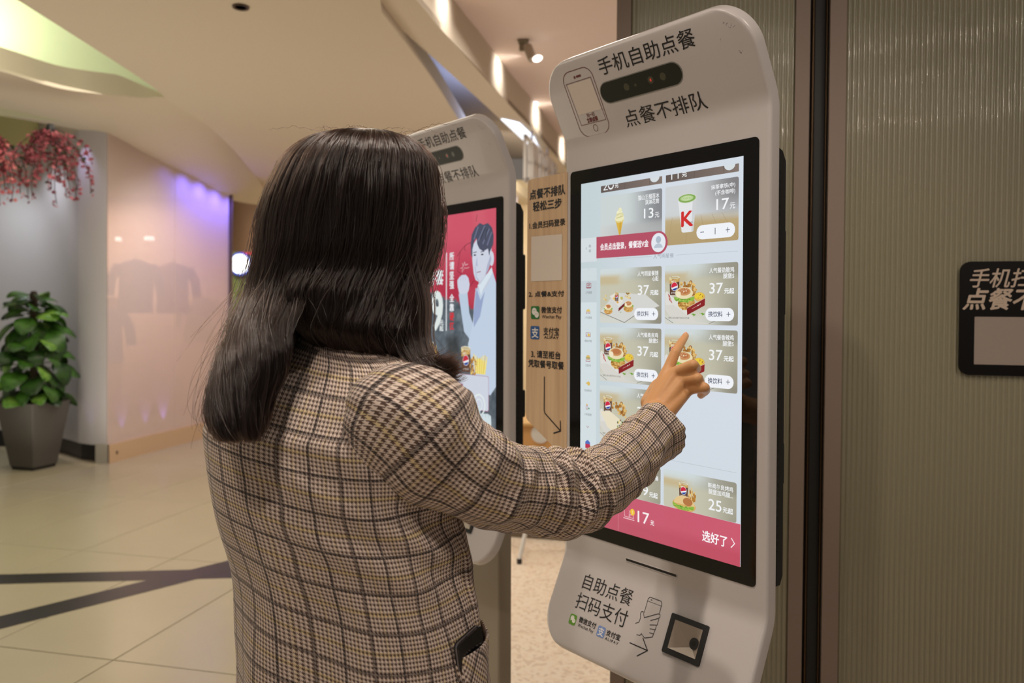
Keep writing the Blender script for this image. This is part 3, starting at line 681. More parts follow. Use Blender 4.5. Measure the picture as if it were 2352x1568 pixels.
def shell(parent):
    def P(t):      # t: distance along profile, 0 at bottom crease, V at top crease
        V = VH - VB
        if t < 0: return (VB + t * math.cos(AB), -t * math.sin(AB))
        if t > V: return (VH + (t - V) * math.cos(AH), (t - V) * math.sin(AH))
        return (VB + t, 0)
    def Pb(t):
        V = VH - VB; b = .016
        for c in (0, V):
            if abs(t - c) < b:
                p0, p1, p2 = P(c - b), P(c), P(c + b); q = (t - c + b) / (2 * b)
                return tuple((1 - q) ** 2 * a + 2 * q * (1 - q) * bb + q * q * cc for a, bb, cc in zip(p0, p1, p2))
        return P(t)
    V = VH - VB; ts = set()
    for k in range(15): ts.add(round(-LB + .075 * (1 - math.cos(math.pi / 2 * k / 14)), 5)); ts.add(round(V + LH - .078 * (1 - math.cos(math.pi / 2 * k / 14)), 5))
    for c in (0, V):
        for k in range(-6, 7): ts.add(round(c + k * .0028, 5))
    for k in range(9): ts.add(round(V * (k + 1) / 10, 5))
    for k in range(1, 5): ts.add(round(-LB + .075 + (LB - .095) * k / 5, 5)); ts.add(round(V + .018 + (LH - .1) * k / 5, 5))
    ts = sorted(ts); rings = []; th = .026
    for t in ts:
        v, n = Pb(t); v2, n2 = Pb(t + 1e-3); v0, n0 = Pb(t - 1e-3); tv, tn = v2 - v0, n2 - n0; l = math.hypot(tv, tn); nv, nn_ = -tn / l, tv / l
        eb = t + LB; et = V + LH - t; w = .25
        for e, r_ in ((eb, .075), (et, .078)):
            if e < r_: w = .25 - r_ + math.sqrt(max(0, r_ * r_ - (r_ - e) ** 2))
        e = min(eb, et); drop = .005 * max(0, 1 - e / .006) ** 2 if e < .006 else 0
        ring = []
        for x, d in ((-w, -th), (-w, -.007), (-w + .0012, -.0028), (-w + .004, -.0008), (-w + .009, 0), (w - .009, 0), (w - .004, -.0008), (w - .0012, -.0028), (w, -.007), (w, -th)):
            d -= drop if d > -.02 else 0
            ring.append((x, -(n + nn_ * d), v + nv * d + ZC))
        rings.append(ring)
    mb = MB(); mb.rings(rings, 0, True); return mb.build('shell', M_SHELL, parent, local=True, smooth=True, angle=50)

def kiosk(M, label, zb=0.0):
    k = root('order_kiosk', label, 'kiosk', M, 'self-order kiosks')
    shell(k)
    a = MB(); out = [(-.37, -.026), (-.385, -.030), (-.385, -.05), (-.37, -.058), (.345, -.058), (.362, -.048), (.37, -.026)]
    a.rings([[(x, -n, v + ZC) for v, n in out] for x in (-.243, .243)]); a.build('rear_case', M_BLACK, k, local=True, smooth=True)
    for v0, v1 in ((.08, .23), (-.215, -.14)):
        a = MB(); a.box(.215, .236, .058, .074, v0 + ZC, v1 + ZC, bev=.003); br = a.build('vent_strip', M_BLACK, k, local=True)
    a = MB()
    for q in range(46): a.box(.243, .2442, .030, .042, ZC - .33 + q * .0145, ZC - .33 + q * .0145 + .006)
    a.build('vent_slots', M_DARK, k, local=True)
    a = MB(); a.box(-.08, .08, .105, .155, zb, .98, bev=.004); a.build('post', M_GREY, k, local=True)
    a = MB(); a.box(-.08, .08, .03, .155, .98, 1.45, bev=.006); a.build('mount_box', M_BLACK, k, local=True)
    a = MB(); a.box(-.22, .22, -.06, .32, zb, zb + .012, bev=.004); a.build('base_plate', M_GREY, k, local=True)
    a = MB(); a.prism(rrect(-.2325, .2290, -.3828, .3828, .009, 5), Sf, -.002, .0012); a.build('screen_bezel', M_GLASS, k, local=True, smooth=True)
    # camera window in the header
    a = MB(); a.prism(rrect(-.1062, .0962, .0600, .1030, .0213, 8), Hf, -.001, .0008, hole=rrect(-.1045, .0945, .0617, .1013, .0196, 8)); a.build('camera_window_rim', mat('rim_grey', rgb(120, 118, 112), .4), k, local=True)
    a = MB(); a.prism(rrect(-.1045, .0945, .0617, .1013, .0196, 8), Hf, -.001, .0004); cw = a.build('camera_window', M_LENS, k, local=True)
    for x in (-.0373, .0228, .0517):
        a = MB(); a.flat(ellipse(x, .0822, .0068, .0072), Hf, .0006); a.build('camera_lens', mat('lens_olive', rgb(74, 72, 56), .25), cw, local=True)
    a = MB(); a.flat(ellipse(.0228, .0822, .002, .003), Hf, .0008); a.build('red_led', mat('led', rgb(190, 60, 50), emit=.4), cw, local=True)
    a = MB(); a.flat(ellipse(-.0152, .0812, .003, .003), Hf, .0006); a.build('sensor', mat('lens_olive', rgb(74, 72, 56), .25), cw, local=True)
    # header print
    a = MB(); write(a, '手机自助点餐', -.0889, .1407, .1157, .1482, Hf, .0006, bold=.00015); a.build('header_title', M_INK, k, local=True)
    a = MB(); write(a, '点餐不排队', -.0675, .1274, .0060, .0400, Hf, .0006, bold=.00010); a.build('header_slogan', M_INK, k, local=True)
    a = MB(); a.stroke(rrect(-.1925, -.1100, .0068, .1424, .022, 7), .0013, Hf, .0006, closed=True)
    a.stroke([(-.1866, .1201), (-.1165, .1201), (-.1142, .0324), (-.1843, .0324)], .0010, Hf, .0006, closed=True)
    a.flat(rrect(-.1535, -.1400, .1268, .1310, .002, 4), Hf, .0006); a.flat(ellipse(-.1580, .1285, .0025, .0030), Hf, .0006)
    a.stroke(ellipse(-.1484, .0212, .0058, .0070), .0009, Hf, .0006, closed=True)
    write(a, '扫一扫', -.1605, -.1395, .0455, .0530, Hf, .0006, bold=.0002); write(a, '立即点餐', -.1645, -.1345, .0345, .0440, Hf, .0006, bold=.0004)
    a.build('phone_outline_print', M_REDINK, k, local=True)
    a = MB(); a.flat([(-.1845, .1180), (-.1187, .1180), (-.1165, .0545), (-.1822, .0545)], Hf, .0005); a.build('blank_label', M_PALE, k, local=True)
    # receipt slot
    a = MB(); a.prism(rrect(-.0692, .0592, -.4100, -.4032, .001, 3), Sf, -.001, .0009, hole=rrect(-.0684, .0584, -.4090, -.4040, .0008, 3)); a.build('receipt_slot_lip', M_SHELL, k, local=True)
    a = MB(); a.flat(rrect(-.0684, .0584, -.4090, -.4040, .0008, 3), Sf, .0005); a.build('receipt_slot', M_DARK, k, local=True)
    # lower print
    a = MB(); write(a, '自助点餐', -.1705, -.0350, -.0570, -.0254, Bf, .0006); write(a, '扫码支付', -.1742, -.0333, -.0981, -.0652, Bf, .0006)
    write(a, '微信支付', -.1514, -.1036, -.1212, -.1098, Bf, .0006, bold=.0003); write(a, 'Wechat Pay', -.1509, -.1059, -.1320, -.1236, Bf, .0006)
    write(a, '支付宝', -.0733, -.0372, -.1232, -.1123, Bf, .0006, bold=.0003); write(a, 'ALIPAY', -.0727, -.0379, -.1315, -.1266, Bf, .0006, bold=.0001, spacing=1.35)
    a.stroke([(-.0124, -.1185), (.0314, -.1186)], .0018, Bf, .0006); a.stroke([(.0141, -.1010), (.0322, -.1186), (.0123, -.1355)], .0018, Bf, .0006)
    ph = [(-.0068, -.0609), (.0004, -.0320), (.0035, -.0275), (.0300, -.0262), (.0345, -.0290), (.0365, -.0340), (.0375, -.0490)]
    a.stroke([(.0010, -.0580), (.0010, -.0310), (.0040, -.0268), (.0315, -.0268), (.0350, -.0310), (.0350, -.0500)], .0011, Bf, .0006)
    a.stroke([(.0015, -.0350), (.0345, -.0350)], .0006, Bf, .0006); a.stroke([(.0075, -.0308), (.0110, -.0308)], .0014, Bf, .0006)
    a.stroke([(-.0123, -.0818), (-.0045, -.0770), (-.0040, -.0690), (-.0068, -.0620), (-.0060, -.0575), (-.0020, -.0560), (.0044, -.0660), (.0330, -.0500), (.0375, -.0505), (.0385, -.0550), (.0350, -.0585), (.0200, -.0668)], .0011, Bf, .0007)
    a.stroke([(.0375, -.0580), (.0375, -.0700), (.0210, -.0745)], .0011, Bf, .0006); a.stroke([(.0360, -.0720), (.0365, -.0790), (.0235, -.0810)], .0011, Bf, .0006)
    a.stroke([(.0360, -.0800), (.0350, -.0870), (.0250, -.0880)], .0011, Bf, .0006); a.stroke([(.0350, -.0870), (.0345, -.0930), (.0180, -.1000), (.0080, -.0950), (.0060, -.0990), (-.0022, -.1000)], .0011, Bf, .0006)
    a.build('panel_lettering', M_INK, k, local=True)
    for x0, x1, m_, nm in ((-.1772, -.1580, M_GRN, 'green_badge'), (-.0972, -.0768, M_BLU, 'blue_badge')):
        a = MB(); a.flat(rrect(x0, x1, -.1315, -.1110, .0035, 4), Bf, .0006); bd = a.build(nm, m_, k, local=True); a = MB()
        if nm[0] == 'g':
            cx = (x0 + x1) / 2; a.flat(ellipse(cx - .0022, -.1185, .0052, .0046), Bf, .0007); a.flat(ellipse(cx + .0034, -.1232, .0046, .0040), Bf, .0008)
            a.flat([(cx - .0062, -.1205), (cx - .0058, -.1250), (cx - .0026, -.1222)], Bf, .0007); b = MB()
            for ex, ey in ((-.0042, -.1168), (-.0006, -.1168), (.0018, -.1222), (.0048, -.1222)): b.flat(ellipse(cx + ex, ey, .0006, .0006, 10), Bf, .0009)
            a.build('bubble_mark', M_PW, bd, local=True); b.build('bubble_eyes', m_, bd, local=True)
        else: write(a, '支', x0 + .003, x1 - .003, -.1290, -.1135, Bf, .0007, bold=.0003); a.build('badge_mark', M_PW, bd, local=True)
    # code scanner
    a = MB(); a.prism(rrect(.0650, .1475, -.1098, -.0390, .003, 4), Bf, -.001, .0045, hole=rrect(.0757, .1380, -.0998, -.0487, .001, 4))
    sc = a.build('scanner_frame', M_BLACK, k, local=True); a = MB()
    c = [(.0757, -.0487), (.1380, -.0487), (.1380, -.0998), (.0757, -.0998)]; ap = Bf(.122, -.0835, .0006)
    a.add([Bf(x, y, .0042) for x, y in c] + [ap], [(0, 1, 4), (1, 2, 4), (2, 3, 4), (3, 0, 4)]); a.build('scanner_well', mat('scanner_plate', rgb(170, 156, 142), .3, metal=.2), sc, local=True)
    a = MB(); a.prism(ellipse(.1275, -.0762, .0092, .0102, 24), Bf, .001, .0052); ln = a.build('scanner_lens', M_BLACK, sc, local=True, smooth=True)
    a = MB(); a.flat(ellipse(.1275, -.0762, .0040, .0044, 16), Bf, .0055); a.build('scanner_glass', M_LENS, sc, local=True)
    # scuffs
    a = MB(); rnd = random.Random(4)
    for x, s_ in ((.203, .138), (.208, .134), (.214, .131), (.219, .127), (.212, .128), (.217, .086), (.221, .083), (.189, .112)):
        for _ in range(3): q = (x + rnd.uniform(-.002, .002), s_ + rnd.uniform(-.002, .002)); a.stroke([q, (q[0] + rnd.uniform(-.0016, .0016), q[1] + rnd.uniform(.0005, .0018))], .0006, Hf, .0005)
    a.build('scuff_marks', mat('scuff', rgb(110, 92, 92), .7), k, local=True)
    return k

def KM(c, yaw, lean):
    u = Vector((math.sin(yaw), -math.cos(yaw), 0)); n = Vector((-math.cos(yaw), -math.sin(yaw), 0))
    v = Vector((0, 0, 1)) * math.cos(lean) - n * math.sin(lean); nn = u.cross(v); o = Vector(c) - v * ZC
    return Matrix(((u.x, -nn.x, v.x, o.x), (u.y, -nn.y, v.y, o.y), (u.z, -nn.z, v.z, o.z), (0, 0, 0, 1)))
M1 = KM((.27201, 1.52554, 1.30094), .6827, -.0091)
M2 = KM((-.16922, 2.31216, 1.31386), .6940, -.0091)
K1 = kiosk(M1, 'nearer tall white order kiosk, its lit menu of priced food tiles touched by a finger')
K2 = kiosk(M2, 'farther white order kiosk partly behind the hair, its screen showing a red poster', -.0125)
def K1p(x, y, d): return np.array(M1 @ Vector(Sf(x, y, d)))
K1c = np.array(M1 @ Vector((0, 0, ZC))); K1n = -np.array([M1[0][1], M1[1][1], M1[2][1]])
def kp(px, py, d): return on_plane(px, py, K1c + K1n * d, K1n)

# notice board at the kiosk's left side
def Wd(x, y, d): return Sf(x, y, d)
a = MB(); o_ = [(-.2423, .3848), (-.3610, .3848), (-.3680, .3825), (-.3722, .3775), (-.3735, .3700), (-.3790, -.1480), (-.3770, -.1560), (-.3725, -.1615), (-.2423, -.2343)]
a.prism(o_[::-1], Wd, -.014, .0012); bd = a.build('side_notice_board', M_WOOD, K1, local=True)
bd['label'] = 'pale wood strip board with black ordering steps, fixed at the left of the kiosk'
a = MB(); L_ = .0018
for t, x0, x1, y0, y1, b_ in (('点餐不排队', -.3653, -.2483, .3385, .3600, .0007), ('轻松三步', -.3544, -.2598, .3112, .3320, .0007), ('1.会员扫码登录', -.3663, -.2481, .2722, .2872, .0004),
    ('2. 点餐&支付', -.3685, -.2509, .1193, .1319, .0004), ('微信支付', -.3252, -.2578, .0830, .0971, .0004), ('Wechat Pay', -.3233, -.2592, .0690, .0788, .0001), ('支付宝', -.3175, -.2668, .0340, .0516, .0004),
    ('ALIPAY', -.3156, -.2675, .0265, .0322, .0002), ('3. 请至柜台', -.3596, -.2620, -.0172, -.0008, .0005), ('凭取餐号取餐', -.3692, -.2513, -.0390, -.0222, .0005)):
    a = MB(); write(a, t, x0, x1, y0, y1, Wd, L_, bold=b_); a.build('lettering_line', M_INK, bd, local=True)
a = MB(); a.stroke([(-.3142, -.0579), (-.3146, -.1327), (-.3122, -.1394), (-.2613, -.1723)], .0030, Wd, L_); a.stroke([(-.2616, -.1500), (-.2608, -.1728), (-.2839, -.1806)], .0030, Wd, L_)
a.build('board_arrow', M_INK, bd, local=True)
a = MB(); a.flat([(-.3597, .2553), (-.2574, .2538), (-.2582, .1540), (-.3603, .1547)], Wd, L_); a.build('blank_label', M_PALE, bd, local=True)
a = MB(); a.flat(rrect(-.3607, -.3312, .0695, .0986, .004, 4), Wd, L_); a.build('green_badge', M_GRN2, bd, local=True)
a = MB(); a.flat(ellipse(-.3490, .0868, .0082, .0082), Wd, L_ + .0002); a.flat(ellipse(-.3400, .0795, .0072, .0070), Wd, L_ + .0004); a.build('bubble_mark', M_PW, bd, local=True)
a = MB()
for ex, ey in ((-.3520, .0890), (-.3462, .0890), (-.3425, .0812), (-.3377, .0812)): a.flat(ellipse(ex, ey, .001, .001, 10), Wd, L_ + .0006)
a.build('bubble_eyes', M_GRN2, bd, local=True)
a = MB(); a.flat(rrect(-.3620, -.3314, .0240, .0538, .004, 4), Wd, L_); a.build('blue_badge', M_BLU2, bd, local=True)
a = MB(); write(a, '支', -.3575, -.3345, .0275, .0500, Wd, L_ + .0002, bold=.0004); a.build('badge_mark', M_PW, bd, local=True)

# ------------------------------------------------------------------ display drawings
D0 = .0016
class Scr(MB):
    def p(s, pts, lay, c): return s.flat(pts, Sf, D0 + lay * .00004, 0, rgb(*c) if len(c) == 3 else c)
    def e(s, cx, cy, rx, ry, lay, c, **k): return s.p(ellipse(cx, cy, rx, ry, **k), lay, c)
    def r(s, x0, x1, y0, y1, r_, lay, c): return s.p(rrect(x0, x1, y0, y1, r_, 4), lay, c)
    def ln(s, pts, w, lay, c, closed=False): return s.stroke(pts, w, Sf, D0 + lay * .00004, 0, rgb(*c), closed)
    def t(s, txt, x0, x1, y0, y1, lay, c, bold=0., slant=0., spacing=1.0): write(s, txt, x0, x1, y0, y1, Sf, D0 + lay * .00004, 0, rgb(*c), bold, slant, spacing)
    def grad(s, x0, x1, y0, y1, r_, lay, fn, nx=14, ny=12, cut=None):
        ys = sorted(set([y0, y0 + r_ * .3, y0 + r_, y1 - r_, y1 - r_ * .3, y1] + [y0 + (y1 - y0) * k / ny for k in range(ny + 1)])); v = []; col = []
        for y in ys:
            e_ = min(y - y0, y1 - y); ins = r_ - math.sqrt(max(0, r_ * r_ - (r_ - e_) ** 2)) if e_ < r_ else 0
            for i in range(nx + 1):
                x = x0 + ins + (x1 - x0 - 2 * ins) * i / nx; v.append(Sf(x, y, D0 + lay * .00004)); c = fn((x - x0) / (x1 - x0), (y - y0) / (y1 - y0)); col.append(rgb(*[min(255, max(0, q)) for q in c]))
        n = nx + 1; s.add(v, [(j * n + i, j * n + i + 1, (j + 1) * n + i + 1, (j + 1) * n + i) for j in range(len(ys) - 1) for i in range(nx)], 0, col)
def mixc(a, b, t): t = max(0, min(1, t)); return tuple(a[k] * (1 - t) + b[k] * t for k in range(3))
def sm(a, b, x): t = max(0, min(1, (x - a) / (b - a))); return t * t * (3 - 2 * t)
def bgfood(x, y):
    c = mixc((206, 212, 204), (150, 147, 132), sm(.25, 1, x)); c = mixc(c, (196, 192, 168), .8 * sm(.62, .45, abs(y - .45) * 1.6) * (1 - sm(.5, 1, x) * .6))
    c = mixc(c, (196, 172, 124), .75 * sm(.12, .02, abs(y - .80)) * sm(.42, .25, x)); c = mixc(c, (208, 218, 220), .95 * sm(.82, .98, y) * sm(.75, .35, x)); c = mixc(c, (212, 212, 204), .8 * sm(.35, .1, y) * sm(.9, .5, x))
    return mixc(c, (132, 128, 116), .5 * sm(.8, 1, x) * sm(.6, .1, y))
def bgcup(x, y):
    c = mixc((206, 210, 212), (128, 126, 128), sm(.35, 1.0, x) * sm(.2, .9, y)); w_ = mixc((206, 190, 150), (176, 152, 108), sm(1, 0, y) * .9)
    return mixc(w_, c, sm(.40, .52, y + .06 * x))
def bgice(x, y):
    c = mixc((204, 212, 212), (134, 136, 140), sm(.4, 1.0, x)); return mixc(mixc((206, 210, 208), (170, 172, 172), x), c, sm(.38, .5, y))
def cola(s, x0, x1, y0, y1, lay, dx=0, dy=0):
    w_ = x1 - x0; h = y1 - y0; xm = (x0 + x1) / 2
    s.p([(x0 + dx, y1 - h * .08 + dy), (x0 + w_ * .06 + dx, y0 + dy), (x1 - w_ * .06 + dx, y0 + dy), (x1 + dx, y1 - h * .08 + dy)], lay, (98, 66, 52))
    s.p([(x0 + dx, y1 - h * .08 + dy), (x0 + w_ * .02 + dx, y1 - h * .42 + dy), (x1 - w_ * .02 + dx, y1 - h * .30 + dy), (x1 + dx, y1 - h * .08 + dy)], lay + 1, (196, 158, 92))
    s.p([(x0 + dx, y1 - h * .08 + dy), (x0 + w_ * .02 + dx, y1 - h * .24 + dy), (x0 + w_ * .3 + dx, y1 - h * .2 + dy), (x0 + w_ * .3 + dx, y1 - h * .08 + dy)], lay + 2, (226, 206, 150))
    rd = random.Random(3)
    for k in range(9): s.e(x0 + w_ * rd.uniform(.15, .85) + dx, y1 - h * rd.uniform(.06, .3) + dy, w_ * .10, h * .05, lay + 2, rd.choice([(228, 214, 180), (170, 116, 66), (210, 180, 120)]), n=8)
    s.e(xm + dx, y1 - h * .08 + dy, w_ * .5, h * .075, lay + 2, (224, 226, 214)); s.e(xm + dx, y1 - h * .085 + dy, w_ * .42, h * .055, lay + 3, (196, 180, 140))
    cx, cy, r_ = xm + dx, y0 + h * .45 + dy, w_ * .33
    s.e(cx, cy, r_, r_ * 1.05, lay + 3, (236, 236, 240)); s.p(ellipse(cx, cy, r_ * .92, r_ * .96, 16, 10, 200), lay + 4, (206, 40, 66)); s.p(ellipse(cx, cy, r_ * .92, r_ * .96, 14, 222, 345), lay + 4, (36, 72, 160))
    s.t('pepsi', x0 + w_ * .2 + dx, x1 - w_ * .2 + dx, y0 + h * .06 + dy, y0 + h * .17 + dy, lay + 4, (226, 222, 220))
def blob(s, cx, cy, rx, ry, lay, cols, n, seed, sz=.2):
    rd = random.Random(seed)
    for k in range(n):
        a = rd.uniform(0, 6.283); q = math.sqrt(rd.uniform(0, 1)); s.e(cx + rx * q * math.cos(a), cy + ry * q * math.sin(a), rx * sz * rd.uniform(.5, 1.2), ry * sz * rd.uniform(.5, 1.2), lay + (k % 3) * .3, rd.choice(cols), n=8)
def leafedge(s, x0, x1, y, amp, lay, seed, sag=0):
    rd = random.Random(seed); n = 16
    top = [(x0 + (x1 - x0) * k / n, y + amp * .6 - sag * math.sin(math.pi * k / n)) for k in range(n + 1)]; bot = [(x1 - (x1 - x0) * k / n, y - amp * rd.uniform(.4, 1.4) - sag * math.sin(math.pi * k / n)) for k in range(n + 1)]
    s.p(top + bot, lay, (140, 182, 70)); blob(s, (x0 + x1) / 2, y - amp * .2 - sag * .6, (x1 - x0) * .45, amp, lay + 1, [(96, 150, 42), (176, 206, 104), (70, 122, 34)], 26, seed + 1, .16)
FR = [(206, 160, 84), (178, 126, 56), (226, 190, 118), (150, 98, 44)]
def bun(s, cx, cy, rx, ry, lay, seeds=True, tilt=0):
    o_ = ellipse(cx, cy, rx, ry, 26); s.p(o_, lay, (232, 218, 176)); s.e(cx, cy + ry * .22, rx * .74, ry * .66, lay + 1, (200, 142, 92)); s.e(cx + rx * .04, cy + ry * .30, rx * .52, ry * .46, lay + 1.5, (186, 118, 72))
    s.e(cx - rx * .62, cy - ry * .2, rx * .26, ry * .5, lay + 1.6, (240, 228, 196))
    if seeds:
        rd = random.Random(9)
        for k in range(26):
            a = rd.uniform(0, 6.283); q = rd.uniform(0, .62); s.e(cx + rx * q * math.cos(a), cy + ry * .28 + ry * q * .8 * math.sin(a), rx * .035, ry * .045, lay + 2, (244, 230, 196), n=6)
def combo(s, dx, dy, wrap=False, seeds=True):
    P = lambda pts: [(x + dx, y + dy) for x, y in pts]
    s.p(P([(.0285, .0905), (.0281, .1180), (.0300, .1240), (.0801, .0935), (.1000, .0690), (.1450, .0655), (.0550, .0655)]), 4, (214, 212, 204))
    s.ln(P([(.0285, .0760), (.0480, .0660)]), .0007, 5, (60, 56, 52)); s.ln(P([(.1290, .0655), (.1420, .0705)]), .0007, 5, (90, 84, 76))
    s.p(P([(.0286, .1215), (.0330, .1260), (.0520, .1100), (.0801, .0931), (.0813, .0812), (.0480, .1000), (.0300, .0990)]), 5, (222, 220, 214))
    cola(s, .0389, .0628, .1181, .1534, 6, dx, dy)
    blob(s, .0705 + dx, .1340 + dy, .0085, .0070, 10, FR, 22, 5, .34); blob(s, .0885 + dx, .1290 + dy, .0110, .0120, 10, FR, 30, 6, .3); blob(s, .097 + dx, .1215 + dy, .0075, .0080, 10, FR, 14, 8, .3)
    if not wrap:
        s.e(.0790 + dx, .1025 + dy, .0200, .0125, 11, (210, 168, 92)); blob(s, .0780 + dx, .1010 + dy, .0190, .0110, 12, FR, 46, 12, .18)
        leafedge(s, .0505 + dx, .0972 + dx, .1125 + dy, .0045, 14, 21, .004); bun(s, .0736 + dx, .1215 + dy, .0205, .0110 if seeds else .0118, 17, seeds)
        s.e(.1085 + dx, .1140 + dy, .0125, .0085, 13, (214, 172, 92)); s.e(.1080 + dx, .1155 + dy, .0105, .0060, 14, (232, 202, 62)); blob(s, .1090 + dx, .1150 + dy, .0095, .0050, 15, [(140, 66, 36), (240, 220, 110), (220, 180, 50)], 12, 4, .16)
    else:
        s.p(P([(.0310, .1190), (.0560, .1230), (.0960, .1020), (.0930, .0860), (.0780, .0740), (.0500, .0900)]), 13, (232, 222, 196)); blob(s, .0860 + dx, .0960 + dy, .0085, .0115, 14, [(120, 150, 60), (226, 200, 120), (60, 50, 50), (220, 214, 196)], 24, 14, .24)
    if not wrap:
        s.p(P([(.0803, .0934), (.1211, .1118), (.1206, .0985), (.0813, .0808)]), 19, (138, 32, 36)); s.ln(P([(.0803, .0934), (.1211, .1118)]), .0006, 19.5, (226, 210, 190))
        s.ln(P([(.092, .0925), (.1030, .0973)]), .0010, 20, (196, 140, 130)); s.ln(P([(.1040, .0978), (.1075, .0994)]), .0016, 20, (226, 214, 206)); s.ln(P([(.1095, .0996), (.1108, .1022)]), .0012, 20, (230, 220, 214))
        for x, y in ((.0940, .0815), (.1140, .0828)): blob(s, x + dx, y + dy, .0050, .0028, 12, [(120, 170, 60), (160, 200, 90), (84, 130, 40)], 9, 31, .4)
    s.p(P([(.0357, .1213), (.0400, .1170), (.0462, .1025), (.0430, .1050), (.0388, .1090)]), 8, (176, 52, 52)); s.ln(P([(.0390, .1150), (.0430, .1070)]), .0012, 9, (226, 200, 190))
def pill(s, dx, dy):
    s.r(.1220 + dx, .1829 + dx, .0708 + dy, .0940 + dy, .0114, 24, (240, 243, 248)); s.t('换饮料', .1287 + dx, .1590 + dx, .0779 + dy, .0882 + dy, 25, (62, 72, 98), .0001)
    s.ln([(.1672 + dx, .0829 + dy), (.1754 + dx, .0829 + dy)], .0011, 25, (50, 60, 84)); s.ln([(.1713 + dx, .0786 + dy), (.1713 + dx, .0872 + dy)], .0011, 25, (50, 60, 84))
WH = (242, 244, 246)
def price(s, num, dx, dy, l1, l2, w1=.0523, w2=.0225, x1=.1824):
    s.t(l1, x1 - w1 + dx, x1 + dx, .1558 + dy, .1652 + dy, 26, WH, .00012); s.t(l2, x1 - w2 + dx, x1 + dx, .1455 + dy, .1545 + dy, 26, WH, .00014)
    s.t(num, .1310 + dx, .1591 + dx, .1196 + dy, .1382 + dy, 26, WH, .0002); s.t('元起', .1622 + dx, .1826 + dx, .1190 + dy, .1284 + dy, 26, WH, .0003)

# ---- nearer kiosk: the menu
s = Scr()
s.grad(-.199, .199, -.354, .354, .0005, 0, lambda x, y: mixc(mixc((196, 210, 214), (212, 220, 230), sm(0, .6, x)), (206, 216, 222), sm(.5, 0, y) * .6), 16, 20)
s.p([(-.199, -.28), (-.1525, -.28), (-.1525, .1770), (-.199, .1770)], 1, (208, 219, 223)); s.p([(-.199, -.199), (-.1525, -.199), (-.1525, .1505), (-.199, .1505)], 2, (212, 223, 227))
s.p([(-.199, .1060), (-.1525, .1060), (-.1525, .1505), (-.199, .1505)], 2.5, (196, 208, 212)); s.p([(-.199, .190), (-.1525, .190), (-.1525, .2397), (-.199, .2397)], 1.5, (214, 222, 226))
screen = s.build('display', display_mat(), K1, local=True); screen['label'] = 'lit pale blue menu page of the touch display'
XL, XR, x2, x3 = -.142, .0201, .0279, .1901
def tile(name, build_fn):
    q = Scr(); build_fn(q); return q.build(name, display_mat(), screen, local=True)
def t_top(q):
    for (a_, b_, cc) in ((XL, XR, .0018), (x2, x3, .1712)):
        q.grad(a_ + .001, b_, .3288, .3426, .0008, 3, lambda x, y: mixc((98, 86, 82), (130, 116, 108), x), 6, 2)
        q.p(ellipse(cc, .3426, .0115, .0092, 16, 180, 360), 5, (214, 222, 226))
        q.ln([(a_ + (b_ - a_) * .42, .3426), (a_ + (b_ - a_) * .41, .3290)], .0004, 4, (50, 44, 42)); q.ln([(a_ + (b_ - a_) * .80, .3426), (a_ + (b_ - a_) * .81, .3290)], .0004, 4, (50, 44, 42))
    q.p([(-.1334, .3330), (-.1215, .3330), (-.1215, .3348), (-.1305, .3348), (-.1235, .3426), (-.1262, .3426), (-.1334, .3345)], 5, WH); q.p(ellipse(-.1130, .3420, .0082, .0092, 14, 182, 358), 5, WH); q.p(ellipse(-.1130, .3423, .0058, .0068, 14, 182, 358), 5.5, (104, 92, 88))
    for x in (.0430, .0580): q.ln([(x, .3330), (x, .3426)], .0022, 5, WH)
    q.t('元', -.1020, -.0925, .3345, .3424, 5, WH, .0002); q.t('元', .0668, .0780, .3345, .3424, 5, WH, .0002)
tile('cut_off_tile_row', t_top)
def t_ice(q):
    q.grad(XL, XR, .2110, .3200, .0035, 3, bgice)
    q.p([(-.0995, .2690), (-.0790, .2690), (-.0868, .2390), (-.0900, .2390)], 5, (218, 178, 72)); q.ln([(-.0870, .268), (-.0875, .241)], .002, 6, (186, 142, 46)); q.e(-.0888, .2690, .0115, .0052, 6, (226, 206, 130))
    for cx, cy, rx, ry, c in ((-.0888, .2730, .0125, .0062, (236, 232, 190)), (-.0880, .2790, .0102, .0056, (222, 218, 168)), (-.0890, .2845, .0078, .0050, (240, 238, 204)), (-.0875, .2895, .0048, .0045, (226, 222, 176))): q.e(cx, cy, rx, ry, 7, c)
    q.p([(-.0905, .2900), (-.0835, .2895), (-.0862, .2948)], 8, (238, 236, 200)); q.ln([(-.0985, .2735), (-.0800, .2765)], .0014, 8, (196, 190, 130)); q.ln([(-.0960, .2800), (-.0820, .2830)], .0012, 8, (200, 194, 136))
    q.t('猫山王榴莲冰', -.0400, .0130, .3028, .3125, 9, WH, .0001); q.t('淇淋花筒', -.0218, .0128, .2925, .3020, 9, WH, .00012); q.t('13', -.0245, -.0010, .2667, .2855, 9, WH, .0002); q.t('元', .0030, .0132, .2660, .2760, 9, WH, .0002)
tile('ice_cream_tile', t_ice)
